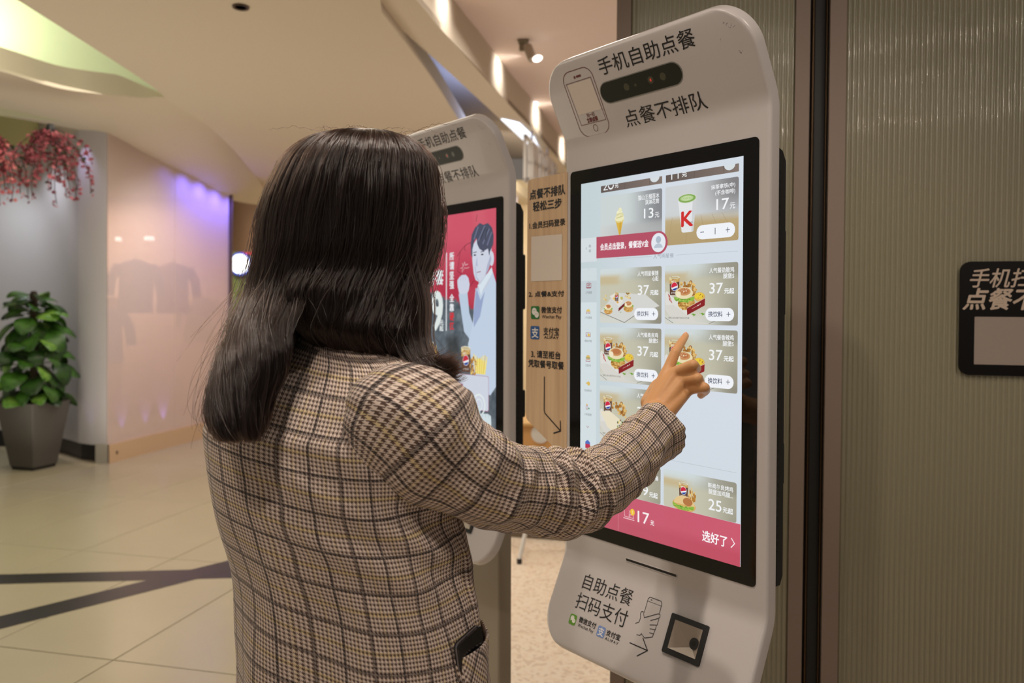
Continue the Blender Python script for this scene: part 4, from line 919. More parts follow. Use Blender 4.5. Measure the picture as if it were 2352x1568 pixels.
def t_cup(q):
    q.grad(x2, x3, .2110, .3202, .0035, 3, bgcup)
    for k, (xa, xb) in enumerate(((.045, .034), (.11, .124), (.134, .160), (.155, .190), (.085, .075))): q.ln([(xa, .262), (xb, .2112)], .0005, 4, (160, 138, 98))
    q.p([(.0579, .2940), (.1001, .2940), (.0938, .2345), (.0905, .2325), (.0700, .2325), (.0668, .2345)], 5, (228, 230, 232)); q.p([(.092, .290), (.1001, .2940), (.0938, .2345), (.0890, .2330)], 6, (206, 208, 210))
    for k in range(16): q.ln([(.0592 + .0004 * k, .291 - k * .0035), (.099 - .00035 * k, .2925 - k * .0035)], .00025, 6.5, (206, 208, 210))
    q.e(.0790, .2943, .0213, .0084, 7, (206, 214, 190)); q.e(.0790, .2943, .0196, .0074, 8, (128, 168, 84)); q.e(.0785, .2947, .0150, .0052, 9, (176, 204, 140)); q.ln(ellipse(.0785, .2948, .010, .0034), .0006, 10, (220, 232, 196), True); q.ln(ellipse(.0785, .2948, .005, .0018), .0005, 10, (220, 232, 196), True)
    q.t('K', .0668, .0925, .2440, .2702, 10, (206, 44, 44), .0012); q.t('COFFEE', .0770, .0925, .2485, .2515, 11, (60, 60, 60))
    q.t('抹茶拿铁(中)', .1324, .1829, .3025, .3120, 9, WH, .0001); q.t('(不含咖啡)', .1415, .1829, .2915, .3012, 9, WH, .0001); q.t('17', .1440, .1701, .2667, .2857, 9, WH, .0002); q.t('元', .1722, .1830, .2665, .2765, 9, WH, .0002)
    q.r(.1008, .1833, .2172, .2428, .0126, 9, (240, 243, 248)); q.ln([(.1095, .2302), (.1175, .2302)], .0011, 10, (50, 60, 84)); q.t('1', .1410, .1423, .2242, .2358, 10, (60, 66, 80)); q.ln([(.1640, .2302), (.1724, .2302)], .0011, 10, (50, 60, 84)); q.ln([(.1682, .2256), (.1682, .2348)], .0011, 10, (50, 60, 84))
tile('latte_tile', t_cup)
def t_mix(q):
    q.grad(XL, XR, .0640, .1734, .0035, 3, bgfood)
    q.p([(XL, .0858), (-.100, .125), (-.02, .120), (.0150, .098), (-.0488, .079), (-.0746, .0652)], 4, (212, 212, 208)); q.ln([(XL, .0862), (-.0746, .0652), (-.0480, .0792)], .0010, 5, (66, 62, 60))
    def mini(cx, cy, r_, sd): q.e(cx, cy - r_ * .45, r_, r_ * .55, 6, (206, 160, 90)); blob(q, cx, cy - r_ * .5, r_ * .9, r_ * .4, 7, FR, 16, sd, .2); leafedge(q, cx - r_ * 1.05, cx + r_ * 1.05, cy, r_ * .18, 9, sd); bun(q, cx, cy + r_ * .25, r_ * .86, r_ * .5, 12, sd % 2 == 0)
    mini(-.1190, .0930, .0118, 3); mini(-.0640, .0985, .0128, 2)
    q.p([(-.1150, .1180), (-.0960, .1260), (-.0780, .1080), (-.0890, .0960)], 7, (226, 222, 214)); blob(q, -.0960, .1120, .0085, .0075, 9, [(232, 200, 120), (214, 170, 90)], 14, 8, .35); blob(q, -.0820, .1135, .0055, .0035, 9, [(210, 200, 70), (180, 170, 60)], 8, 9, .4)
    q.p([(-.0905, .0935), (-.0735, .1045), (-.0738, .0985), (-.0903, .0872)], 13, (116, 30, 34)); blob(q, -.0640, .1185, .0082, .0060, 10, [(196, 160, 90), (150, 118, 60), (226, 206, 150)], 18, 17, .3); blob(q, -.1270, .1145, .0058, .0058, 10, [(226, 206, 150), (206, 176, 100)], 10, 18, .35)
    cola(q, -.1005, -.0905, .1080, .1270, 10); blob(q, -.0845, .0865, .0030, .0016, 12, [(120, 170, 60)], 4, 2, .5)
    price(q, '37', -.1697, 0, '人气明星餐随', '心配', .0526, .0150); pill(q, -.1702, 0)
tile('mixed_meal_tile', t_mix)
def mk(dx, dy, l1, l2, w1, w2, seeds, x0, x1, y0, y1, wrap=False, full=True, name='burger_box_tile'):
    def f(q):
        q.grad(x0, x1, y0, y1, .0035, 3, bgfood); combo(q, dx, dy, wrap, seeds); price(q, '37', dx, dy, l1, l2, w1, w2)
        if full: pill(q, dx, dy)
        q.t('*搭配小食以餐厅实际公示为准', .0362 + dx, .0860 + dx, .0738 + dy, .0775 + dy, 24, (96, 92, 88))
    tile(name, f)
mk(0, 0, '人气餐劲脆鸡', '腿堡S', .0523, .0225, True, x2, x3, .0634, .1734)
mk(-.1700, -.1185, '人气餐奥良鸡', '腿堡S', .0523, .0225, False, XL, XR, -.0545, .0549)
mk(0, -.1185, '人气餐香辣鸡', '腿堡S', .0523, .0225, True, x2, x3, -.0547, .0549)
mk(-.1700, -.2370, '人气餐老北京', '鸡肉卷S', .0523, .0300, True, XL, XR, -.1730, -.0640, True, True, 'wrap_tile')
def t_low(q):
    q.grad(XL, XR, -.2797, -.2110, .0035, 3, lambda x, y: bgfood(x, .35 + y * .65)); q.t('19', -.0360, -.0110, -.2690, -.2510, 9, WH, .0002); q.t('元起', -.0075, .0130, -.2700, -.2600, 9, WH, .0003); q.t('餐', .0060, .0150, -.2360, -.2270, 9, WH, .0001)
    q.grad(x2, x3, -.2797, -.2097, .0035, 3, lambda x, y: bgfood(x, .35 + y * .65))
    q.t('新奥尔良烤鸡', .1300, .1829, -.2275, -.2185, 9, WH, .0001); q.t('腿堡加鸡腿...', .1312, .1829, -.2385, -.2290, 9, WH, .0001); q.t('25', .1313, .1590, -.2670, -.2475, 9, WH, .0002); q.t('元起', .1622, .1828, -.2665, -.2565, 9, WH, .0003)
    cola(q, .0640, .0855, -.2560, -.2280, 5); blob(q, .0940, -.2570, .0090, .0200, 11, FR, 34, 4, .22); q.e(.0760, -.2700, .0270, .0120, 12, (214, 170, 100)); leafedge(q, .0500, .0990, -.2700, .0040, 13, 6, .006); q.p(ellipse(.0770, -.2690, .0240, .0165, 20, 0, 180), 16, (226, 196, 140)); q.e(.0850, -.2625, .0110, .0075, 17, (180, 118, 70))
tile('lower_tile_row', t_low)
def t_red(q):
    q.grad(-.199, .199, -.354, -.2797, .0003, 28, lambda x, y: mixc((196, 92, 112), (204, 90, 112), x) if y > .3 else mixc((190, 90, 108), (192, 78, 98), x), 8, 4)
    q.ln([(-.0884, -.2797), (-.0884, -.354)], .0007, 29, (226, 150, 160))
    q.ln([(-.0720, -.3060), (-.0705, -.3200), (-.0590, -.3200), (-.0578, -.3060)], .0010, 30, (244, 200, 206)); q.ln([(-.0740, -.3235), (-.0450, -.3235)], .0016, 30, (244, 200, 206)); q.ln([(-.0570, -.3200), (-.0470, -.3200), (-.0480, -.3140), (-.0560, -.3140)], .0010, 30, (244, 200, 206), True)
    q.e(-.0500, -.3080, .0058, .0066, 31, (240, 196, 60)); q.t('1', -.0503, -.0496, -.3115, -.3045, 32, (250, 240, 200)); q.t('17', -.0362, -.0070, -.3245, -.3025, 30, (250, 238, 240), .0002); q.t('元', -.0035, .0055, -.3235, -.3145, 30, (250, 238, 240), .0002)
    q.t('选好了', .1188, .1719, -.3262, -.3068, 30, (250, 244, 246), .0004); q.ln([(.1805, -.3075), (.1875, -.3160), (.1800, -.3245)], .0016, 30, (250, 244, 246))
tile('cart_bar', t_red)
def t_ban(q):
    pts = [(-.1525, .2397)] + ellipse(.0128, .2178, .0222, .0219, 18, 90, -90) + [(-.1525, .1960)]
    q.p(pts[::-1], 27, (180, 80, 100)); q.e(.0123, .2180, .0176, .0182, 28, (228, 234, 240)); q.e(.0125, .2235, .0064, .0068, 29, (176, 188, 202)); q.p(ellipse(.0123, .2080, .0105, .0085, 14, 0, 180), 29, (186, 197, 210))
    q.t('会员点击登录，餐餐送V金', -.1412, -.0123, .2112, .2252, 29, (246, 238, 242), .0004)
tile('member_banner', t_ban)
def t_side(q):
    G = (120, 126, 130); Rd = (160, 44, 62)
    q.ln([(-.1815, .2212), (-.1838, .2185), (-.1815, .2158)], .0006, 4, (80, 84, 90)); q.t('收', -.1757, -.1690, .2196, .2258, 4, (120, 110, 120)); q.t('起', -.1757, -.1690, .2098, .2160, 4, (120, 110, 120)); q.ln([(-.1768, .1738), (-.1750, .1756), (-.1732, .1738)], .0005, 4, (170, 178, 182))
    q.ln([(-.1820, .1455), (-.1690, .1455), (-.1688, .1370), (-.1825, .1370)], .0010, 4, Rd, True); q.ln([(-.1800, .1456), (-.1755, .1492), (-.1712, .1456)], .0005, 4, G); q.t('HOT', -.1797, -.1712, .1390, .1435, 5, Rd, .0002); q.t('人气热卖', -.1845, -.1665, .1235, .1290, 4, (90, 92, 98)); q.p([(-.182, .1365), (-.169, .1365), (-.169, .1350), (-.182, .1350)], 5, (140, 70, 80))
    for y, nm in ((.0840, '人气明星餐'), (.0355, '硬核3件套'), (-.0155, '汉堡/卷'), (-.0680, '热血辣味鸡'), (-.1180, '小食/配餐')): q.t(nm, -.1765 - .0021 * len(nm) * 1.0, -.1765 + .0021 * len(nm), y - .0125, y - .0075, 4, G)
    y = .0840; q.p(ellipse(-.1765, y + .0030, .0062, .0050, 12, 0, 180), 4, (226, 196, 110)); q.ln([(-.1835, y + .0020), (-.1698, y + .0020)], .0010, 5, (190, 130, 70)); q.e(-.1810, y - .0006, .0012, .0012, 5, Rd, n=8); q.e(-.1765, y - .0006, .0012, .0012, 5, Rd, n=8); q.e(-.1720, y - .0006, .0012, .0012, 5, Rd, n=8)
    y = .0355; q.ln([(-.1830, y + .0070), (-.1700, y + .0070), (-.1702, y - .0010), (-.1826, y - .0010)], .0009, 4, Rd, True); q.p([(-.1780, y), (-.1710, y), (-.1710, y + .004), (-.1780, y + .006)], 5, (226, 190, 90)); q.ln([(-.1825, y + .002), (-.179, y + .002)], .0012, 5, (140, 40, 60))
    y = -.0155; q.p(ellipse(-.1765, y + .0060, .0062, .0058, 12, 0, 180), 4, (220, 184, 110)); q.p([(-.1828, y + .0045), (-.1702, y + .0045), (-.1702, y + .0062), (-.1828, y + .0062)], 5, (110, 150, 80)); q.p([(-.1825, y + .0015), (-.1705, y + .0015), (-.1705, y + .0042), (-.1825, y + .0042)], 5, (216, 160, 130)); q.ln([(-.1828, y + .0010), (-.1825, y - .0015), (-.1705, y - .0015), (-.1702, y + .0010)], .0012, 5, Rd)
    y = -.0630; q.p([(-.1835, y), (-.1790, y + .0022), (-.1755, y + .0045), (-.1705, y + .0020), (-.1708, y - .0035), (-.1760, y - .0050), (-.1790, y - .0020)], 4, (220, 186, 96))
    y = -.1120; q.ln([(-.1820, y + .0010), (-.1780, y + .0035), (-.1765, y - .0050), (-.1812, y - .0055)], .0009, 4, Rd, True); q.p([(-.1770, y - .0050), (-.1705, y - .0045), (-.1735, y - .0010)], 5, (90, 160, 120)); q.e(-.1795, y + .0045, .0020, .0018, 5, (226, 190, 100), n=8)
    q.ln([(-.1805, -.1520), (-.1770, -.1560), (-.1735, -.1520)], .0008, 4, Rd); q.p([(-.184, -.195), (-.170, -.193), (-.170, -.186), (-.177, -.181), (-.184, -.186)], 4, (80, 110, 190)); q.p([(-.184, -.199), (-.168, -.198), (-.170, -.190), (-.184, -.190)], 5, (190, 50, 80))
    q.ln([(-.0974, .1927), (-.0040, .1925)], .0004, 4, (160, 168, 176)); q.ln([(.0538, .1922), (.1896, .1920)], .0004, 4, (160, 168, 176)); q.t('人气明星餐', -.0008, .0488, .1878, .1966, 4, (150, 158, 168)); q.ln([(.0300, -.1912), (.1895, -.1921)], .0004, 4, (160, 168, 176))
tile('side_menu', t_side)

# ---- farther kiosk: the poster
s = Scr()
def pcol(x, y):
    X, Y = -.199 + .398 * x, -.354 + .708 * y
    edge = .105 - .23 * X + .012 * noise.noise(Vector((X * 30, 0, 3)))
    red = mixc((204, 84, 104), (172, 40, 66), sm(.30, .12, Y) * .9); red = mixc(red, (214, 112, 120), max(0, noise.noise(Vector((X * 12, Y * 12, 1)))) * .5)
    nz = noise.noise(Vector((X * 40, Y * 40, 7))) * .6 + noise.noise(Vector((X * 110, Y * 110, 2))) * .5
    sl = mixc((66, 76, 86), (130, 140, 146), .35 + nz * .7); sl = mixc(sl, (40, 40, 38), sm(.05, .01, abs(X - .0)) * .6 * sm(.02, -.02, Y))
    return red if Y > edge else sl
s.grad(-.199, .199, -.354, .354, .0005, 0, pcol, 60, 100)
screen2 = s.build('display', display_mat(), K2, local=True); screen2['label'] = 'lit red and slate poster shown on the touch display'
q = Scr(); HC = (74, 78, 98); FC = (206, 211, 226); SHC = (186, 202, 222)
q.p([(.1084, .140), (.1300, .130), (.1300, -.10), (.075, .0), (.0536, .0167), (.0274, .1234), (.0695, .1251), (.0780, .070), (.0950, .0406), (.100, .09)], 3, SHC)
q.p([(.1170, .1450), (.1330, .1190), (.1500, .1600), (.1851, .1811), (.1990, .1525), (.1990, -.130), (.1750, -.155), (.120, -.150), (.072, -.02), (.0950, .0406), (.1040, .1000)], 3.5, (192, 207, 226))
q.p([(.112, .138), (.130, .105), (.150, .13), (.128, .06), (.100, .03), (.098, .07)], 4, (150, 164, 200)); q.p([(.1250, .1640), (.1750, .1830), (.1700, .1550), (.1350, .1250), (.1200, .1450)], 4, (196, 202, 216))
q.p([(.1170, .1480), (.1330, .1184), (.1400, .1330), (.1851, .1811), (.1800, .1950), (.1300, .1500)], 5, (214, 226, 236))
q.p([(.0900, .2550), (.0930, .2150), (.0990, .1800), (.1080, .1620), (.1230, .1560), (.1420, .1650), (.1660, .1880), (.1790, .2150), (.1800, .2600), (.1300, .2900)], 6, FC)
q.e(.1800, .2180, .0100, .0200, 6, FC); q.p([(.150, .17), (.1660, .1880), (.1790, .2150), (.1760, .2300), (.160, .2)], 7, (170, 176, 200))
q.p([(.0850, .2650), (.0860, .2330), (.0930, .2250), (.0930, .2480), (.1020, .2700), (.1120, .2790), (.1150, .2620), (.1250, .2480), (.1420, .2400), (.1640, .2460), (.1700, .2250), (.1730, .2380), (.1870, .2560), (.1890, .2800), (.1820, .3020), (.1640, .3160), (.1430, .3130), (.1270, .3190), (.1050, .3080), (.0900, .2900)], 8, HC)
for a0 in ((.12, .27, .15, .31), (.14, .26, .17, .30), (.10, .275, .12, .31), (.16, .255, .18, .29)): q.ln([(a0[0], a0[1]), (a0[2], a0[3])], .004, 9, (112, 118, 146))
for a0 in ((.13, .275, .152, .305), (.15, .27, .162, .30)): q.ln([(a0[0], a0[1]), (a0[2], a0[3])], .003, 9.5, (44, 50, 54))
for ex in (.1045, .1385): q.e(ex, .2315, .0060, .0022, 9, (58, 56, 70)); q.ln([(ex - .008, .2385), (ex + .009, .2400)], .0022, 9, (70, 68, 84))
q.p([(.1150, .2280), (.1080, .2020), (.1170, .1990)], 9, (176, 182, 206)); q.ln([(.1130, .1825), (.1320, .1850)], .0022, 9, (150, 96, 112)); q.ln([(.105, .2), (.112, .168), (.125, .158)], .003, 8.5, (168, 176, 202))
q.build('poster_man', display_mat(), screen2, local=True)
q = Scr(); q.p([(.0310, .1234), (.0230, .1450), (.0210, .1630), (.0320, .1730), (.0440, .1780), (.0620, .1780), (.0740, .1690), (.0800, .1500), (.0760, .1350), (.0690, .1251)], 6, (204, 209, 226))
for x in (.036, .048, .060): q.ln([(x, .176), (x + .001, .162)], .0008, 7, (150, 158, 188))
q.build('poster_fist', display_mat(), screen2, local=True)
q = Scr(); q.ln([(-.0330, .2455), (-.0345, .0168)], .0042, 6, (230, 234, 238))
for ch, y in zip('所谓坚强全靠硬扛', (.2338, .2060, .1782, .1505, .1130, .0852, .0585, .0318)):
    q.t(ch, -.0170, .0035, y - .0110, y + .0110, 6, (226, 230, 234) if y > .06 else (206, 48, 56), .0008)
q.build('poster_caption', display_mat(), screen2, local=True); q = Scr(); q.t('件套', -.1270, -.0505, .1530, .1980, 6, (226, 230, 234), .0016); q.t('19', -.1480, -.0560, .0200, .1310, 6, (222, 230, 228), .0050); q.t('元', -.0690, -.0500, .0330, .0480, 6, (222, 228, 228), .0006); q.t('起', -.0690, -.0500, .0160, .0310, 6, (222, 228, 228), .0006)
q.build('poster_price', display_mat(), screen2, local=True); q = Scr(); q.ln([(.045, .212), (.050, .202), (.056, .214), (.060, .205), (.072, .208)], .0016, 6, (226, 200, 206)); q.ln([(.036, .196), (.046, .200), (.044, .186), (.056, .198), (.066, .196), (.078, .199)], .0012, 6, (226, 200, 206))
for pts in ([(.085, .268), (.060, .262), (.035, .245), (.020, .232)], [(.060, .262), (.055, .250), (.062, .246)], [(.035, .245), (.028, .215), (.022, .19)], [(.115, .345), (.11, .325)], [(.10, .16), (.085, .148), (.07, .14)], [(.022, .19), (.045, .178)], [(-.06, .24), (-.08, .21), (-.07, .18)]): q.ln(pts, .0014, 5, (70, 28, 44))
q.build('poster_scribble', display_mat(), screen2, local=True)
q = Scr(); cola(q, -.1500, -.1010, -.0760, -.0160, 4); blob(q, -.0900, -.0570, .0120, .0250, 9, FR, 30, 3, .25); q.e(-.1270, -.0830, .030, .018, 10, (226, 206, 150)); blob(q, -.1100, -.0830, .030, .014, 11, FR + [(150, 180, 80)], 30, 5, .2)
q.build('poster_food', display_mat(), screen2, local=True); q = Scr(); cola(q, .0400, .0840, -.0980, -.0240, 4)
for k in range(16): q.ln([(.108 + .0028 * k, -.100), (.100 + .0040 * k, -.045 - .016 * abs(math.sin(k * 1.7)))], .0042, 9 + k % 3 * .3, ((236, 216, 110), (222, 196, 84), (242, 226, 140))[k % 3])
blob(q, .0980, -.0800, .0180, .0240, 11, FR + [(236, 216, 120)], 40, 6, .2); q.build('poster_food', display_mat(), screen2, local=True)
q = Scr(); q.r(-.1680, .1680, -.2010, -.1040, .006, 13, (176, 70, 120)); q.r(-.1670, .1668, -.2000, -.1050, .006, 14, (206, 212, 224)); q.t('开始点餐', -.0497, .0505, -.1528, -.1318, 16, (150, 62, 88), .0006); q.t('ORDER HERE', -.0560, .0632, -.1840, -.1700, 16, (160, 100, 140), .0004)
q.ln(ellipse(.1244, -.186, .0265, .0285), .0048, 17, (226, 234, 234), True); q.ln(ellipse(.1244, -.186, .0145, .0160), .0034, 17, (222, 230, 232), True)
q.p([(.119, -.189), (.1285, -.189), (.1300, -.211), (.150, -.208), (.165, -.207), (.178, -.212), (.1800, -.235), (.1720, -.262), (.135, -.262), (.1180, -.232), (.121, -.2250)], 18, (208, 222, 226)); q.ln([(.140, -.208), (.141, -.220)], .0012, 19, (150, 166, 176)); q.ln([(.154, -.207), (.155, -.219)], .0012, 19, (150, 166, 176)); q.ln([(.167, -.207), (.168, -.218)], .0012, 19, (150, 166, 176))
blob(q, .1050, -.2200, .012, .010, 12, [(120, 160, 60), (200, 150, 70), (90, 120, 50)], 14, 9, .3)
q.build('start_panel', display_mat(), screen2, local=True)

# ================================================================== PERSON
AN = R(30)
RD = np.array([math.cos(AN), -math.sin(AN), 0]); FD = np.array([math.sin(AN), math.cos(AN), 0]); ZV = np.array([0, 0, 1.])
def smooth_path(P, n):       # Catmull-Rom through rows of P, n samples
    P = np.array(P, float); out = []
    for q in np.linspace(0, len(P) - 1 - 1e-9, n):
        i = int(q); t = q - i; a = P[max(i - 1, 0)]; b = P[i]; c = P[i + 1]; d = P[min(i + 2, len(P) - 1)]
        out.append(.5 * ((2 * b) + (-a + c) * t + (2 * a - 5 * b + 4 * c - d) * t * t + (-a + 3 * b - 3 * c + d) * t ** 3))
    return np.array(out)

def tweed():
    """brown-and-cream houndstooth with dark windowpane lines and yellow threads, laid out in metres of cloth"""
    m = bpy.data.materials.new('houndstooth_plaid'); m.use_nodes = True; nt = m.node_tree; b = nt.nodes['Principled BSDF']; N = nt.nodes; L = nt.links
    uv = N.new('ShaderNodeUVMap'); uv.uv_map = 'UVMap'; sp = N.new('ShaderNodeSeparateXYZ'); L.new(uv.outputs[0], sp.inputs[0])
    def M(op, a, b_=None, c=None):
        n = N.new('ShaderNodeMath'); n.operation = op
        for i, q in enumerate((a, b_, c)):
            if q is None: continue
            if isinstance(q, (int, float)): n.inputs[i].default_value = q
            else: L.new(q, n.inputs[i])
        return n.outputs[0]
    U, V = sp.outputs[0], sp.outputs[1]
    p = .0053
    fx = M('FRACT', M('MULTIPLY', U, 1 / p)); fy = M('FRACT', M('MULTIPLY', V, 1 / p))
    gx = M('LESS_THAN', fx, .5); gy = M('LESS_THAN', fy, .5)
    dg = M('LESS_THAN', M('FRACT', M('MULTIPLY', M('ADD', U, V), 2 / p)), .5)
    both = M('MULTIPLY', gx, gy); one = M('ABSOLUTE', M('SUBTRACT', gx, gy)); dark = M('ADD', both, M('MULTIPLY', one, dg))
    def band(C, per, off, w): return M('LESS_THAN', M('ABSOLUTE', M('SUBTRACT', M('FRACT', M('ADD', M('MULTIPLY', C, 1 / per), off)), .5)), w)
    sv = band(U, .040, .0, .055); sh = band(V, .047, .0, .045); st = M('MINIMUM', M('ADD', sv, sh), 1)
    twill = M('LESS_THAN', M('FRACT', M('MULTIPLY', M('ADD', U, V), 3.2 / p)), .72)
    stripe = M('MULTIPLY', st, M('MAXIMUM', twill, dark))
    yv = band(U, .040, .5, .045); yh = band(V, .047, .5, .055); yel = M('MINIMUM', M('ADD', M('MULTIPLY', yv, .55), yh), 1)
    def mixn(f, a, b_):
        n = N.new('ShaderNodeMix'); n.data_type = 'RGBA'
        L.new(f, n.inputs[0])
        for i, q in ((6, a), (7, b_)):
            if isinstance(q, tuple): n.inputs[i].default_value = q
            else: L.new(q, n.inputs[i])
        return n.outputs[2]
    light_ = mixn(M('MULTIPLY', yel, .50), rgb(240, 220, 206), rgb(232, 204, 110))
    c = mixn(dark, light_, rgb(98, 76, 66)); c = mixn(M('MULTIPLY', stripe, .92), c, rgb(50, 40, 40))
    nz = N.new('ShaderNodeTexNoise'); nz.inputs['Scale'].default_value = 900; tc = N.new('ShaderNodeTexCoord'); L.new(tc.outputs['UV'], nz.inputs['Vector'])
    c = mixn(M('MULTIPLY', nz.outputs['Fac'], .22), c, rgb(70, 58, 52)); L.new(c, b.inputs['Base Color'])
    b.inputs['Roughness'].default_value = .85; b.inputs['Specular IOR Level'].default_value = .2; b.inputs['Sheen Weight'].default_value = .12
    bp = N.new('ShaderNodeBump'); bp.inputs['Distance'].default_value = .0006; bp.inputs['Strength'].default_value = .5
    hg = M('ADD', M('MULTIPLY', dark, -.5), M('FRACT', M('MULTIPLY', M('SUBTRACT', U, V), 3 / p))); L.new(hg, bp.inputs['Height']); L.new(bp.outputs[0], b.inputs['Normal'])
    return m
M_PLAID = tweed()

# ---- torso rings, each (z, half width, half depth, centre xy)
def ring_pt(C, w, d, ph):
    c, s = math.cos(ph), math.sin(ph); e = 2 / 2.35
    return C + RD * (w * math.copysign(abs(c) ** e, c)) + FD * (d * math.copysign(abs(s) ** e, s))
def sil(C, w, d):
    xs = [proj(ring_pt(C, w, d, 2 * math.pi * k / 48))[0] for k in range(48)]; return min(xs), max(xs)
def zy(y, Y=1.05): return CAMH - (y - 719) / FPX * Y
def solve(y, xl, xr=None, w=.18, d=.118, Y=1.10):
    C = np.array([-.26, Y, zy(y)])
    for _ in range(30):
        a, b = sil(C, w, d)
        if xr is None: C[0] += (xl - a) * Y / FPX
        else: C[0] += ((xl + xr) - (a + b)) / 2 * Y / FPX; w *= ((xr - xl) / (b - a)) ** .8; d = w * .64
    return (C[2], w, d, C[0], C[1])
lev = [solve(y, xl, xr) for y, xl, xr in ((1720, 545, 1160), (1640, 548, 1140), (1568, 548, 1125), (1500, 543, 1115), (1440, 536, 1108), (1380, 524, 1100), (1300, 505, 1086), (1240, 494, 1074))]
top = solve(1100, 474, None, .186, .120); hi_ = solve(1010, 466, None, .186, .118)
lev += [solve(1170, 484, None, .184, .119), top, hi_]
cx, cy = hi_[3], hi_[4]
for z, w, d, dx, dy in ((1.235, .184, .112, .004, 0), (1.265, .178, .104, .008, 0), (1.292, .164, .094, .012, .002), (1.312, .140, .083, .016, .004), (1.326, .110, .074, .018, .006), (1.338, .084, .066, .020, .008), (1.352, .068, .060, .022, .010), (1.366, .062, .056, .022, .012)):
    lev.append((z, w, d, cx + dx, cy + dy))
LEV = smooth_path(lev, 150)
def tor(i, ph, off=0.0):
    z, w, d, x, y = LEV[i]; C = np.array([x, y, z]); p = ring_pt(C, w + off, d + off, ph)
    # drape: soft vertical flutes low down, pulls running from the raised arm
    out = RD * math.cos(ph) + FD * math.sin(ph); low = sm(1.20, .85, z); pull = math.exp(-((z - 1.13) / .10) ** 2) * max(0, math.cos(ph + .5)) ** 2
    q = .0055 * low * math.sin(ph * 7 + 2.2 * math.sin(z * 9)) + .0055 * pull * math.sin(z * 95 + ph * 7) + .006 * noise.noise(Vector((ph * 2.2, z * 7, 1.5))) * (.4 + low)
    q += -.010 * math.exp(-((z - 1.03) / .06) ** 2) * (1 if math.sin(ph) < .2 else .3)          # waist
    if z > 1.30: q *= .2
    return p + out * q
def torso_grid(mb, NS=120, i0=0, i1=150):
    base = len(mb.v); n = NS + 1; vs = []; f = []
    for i in range(i0, i1):
        z = LEV[i][0]
        for k in range(n):
            ph = -math.pi / 2 + 2 * math.pi * k / NS - math.pi; p = tor(i, ph); vs.append(p)
            u = (k / NS - .5) * 1.02; sag = .018 * math.cos(ph + .3)
            mb.uv[base + len(vs) - 1] = (u, z + sag + .004 * math.sin(u * 16))
    for i in range(i1 - i0 - 1):
        for k in range(NS): f.append((i * n + k, i * n + k + 1, (i + 1) * n + k + 1, (i + 1) * n + k))
    mb.add(vs, f)
# ---- body under the clothes: one continuous skin
body = MB()
def cap(a, b, ra, rb, seg=14):
    a, b = Vector(a), Vector(b); t = b - a; L = t.length or 1e-6; t = t / L; nx = t.orthogonal().normalized(); ny = t.cross(nx); rings = []
    for k in range(1, 6): q = math.pi / 2 * (1 - k / 5); rings.append((a - t * ra * math.sin(q), ra * math.cos(q)))
    for k in range(0, 5): q = math.pi / 2 * k / 5; rings.append((b + t * rb * math.sin(q), rb * math.cos(q)))
    body.rings([[c + (nx * math.cos(w) + ny * math.sin(w)) * max(r_, 1e-4) for w in [2 * math.pi * j / seg for j in range(seg)]] for c, r_ in rings], 0, True)
def ell(c, ax, rad, seg=20):
    c = Vector(c); X, Y_, Z_ = [Vector(q) for q in ax]; rings = []
    for k in range(1, 14):
        th = math.pi * k / 14; rings.append([c + X * rad[0] * math.sin(th) * math.cos(w) + Y_ * rad[1] * math.sin(th) * math.sin(w) - Z_ * rad[2] * math.cos(th) for w in [2 * math.pi * j / seg for j in range(seg)]])
    body.rings(rings, 0, True)
TC = np.array([cx, cy, 0])
_lz = [l[0] for l in LEV]; _lx = [l[3] for l in LEV]; _ly = [l[4] for l in LEV]
def tp(x, y, z): return np.array([np.interp(z, _lz, _lx), np.interp(z, _lz, _ly), 0]) + RD * x + FD * y + ZV * z
# head, turned further right and bent down
HA = R(58); HF0 = np.array([math.sin(HA), math.cos(HA), 0]); HR = np.array([math.cos(HA), -math.sin(HA), 0])
HF = HF0 * math.cos(R(24)) - ZV * math.sin(R(24)); HU = ZV * math.cos(R(24)) + HF0 * math.sin(R(24))
HC_ = at(822, 500, 1.125)
hp = lambda x, y, z: HC_ + HR * x + HF * y + HU * z
ell(hp(0, -.012, .018), (HR, HF, HU), (.074, .093, .088)); ell(hp(0, .030, -.040), (HR, HF, HU), (.058, .062, .070)); ell(hp(0, .058, -.088), (HR, HF, HU), (.026, .024, .022))
cap(hp(0, .083, -.015), hp(0, .105, -.045), .007, .011); cap(hp(-.012, .094, -.050), hp(.012, .094, -.050), .007, .007)
cap(hp(-.018, .084, -.073), hp(.018, .084, -.073), .0065, .0065); cap(hp(-.014, .083, -.081), hp(.014, .083, -.081), .0065, .0065)
cap(hp(-.045, .070, .020), hp(-.014, .084, .020), .008, .008); cap(hp(.045, .070, .020), hp(.014, .084, .020), .008, .008)
for s_ in (-1, 1): cap(hp(s_ * .076, -.005, .010), hp(s_ * .072, .000, -.030), .010, .007); cap(hp(s_ * .079, -.012, .012), hp(s_ * .078, -.012, -.012), .006, .006)
neck0 = tp(.005, .012, 1.30); cap(neck0, hp(0, -.02, -.05), .052, .048)
cap(tp(-.10, 0, 1.255), tp(.10, 0, 1.255), .042, .042); cap(tp(0, 0, 1.27), tp(0, 0, 1.05), .085, .075); cap(tp(-.06, .02, 1.22), tp(-.05, .0, 1.0), .08, .07); cap(tp(.06, .02, 1.22), tp(.07, .0, 1.0), .08, .07)
cap(tp(-.05, 0, 1.0), tp(-.06, 0, .90), .08, .10); cap(tp(.07, 0, 1.0), tp(.08, 0, .90), .08, .10)
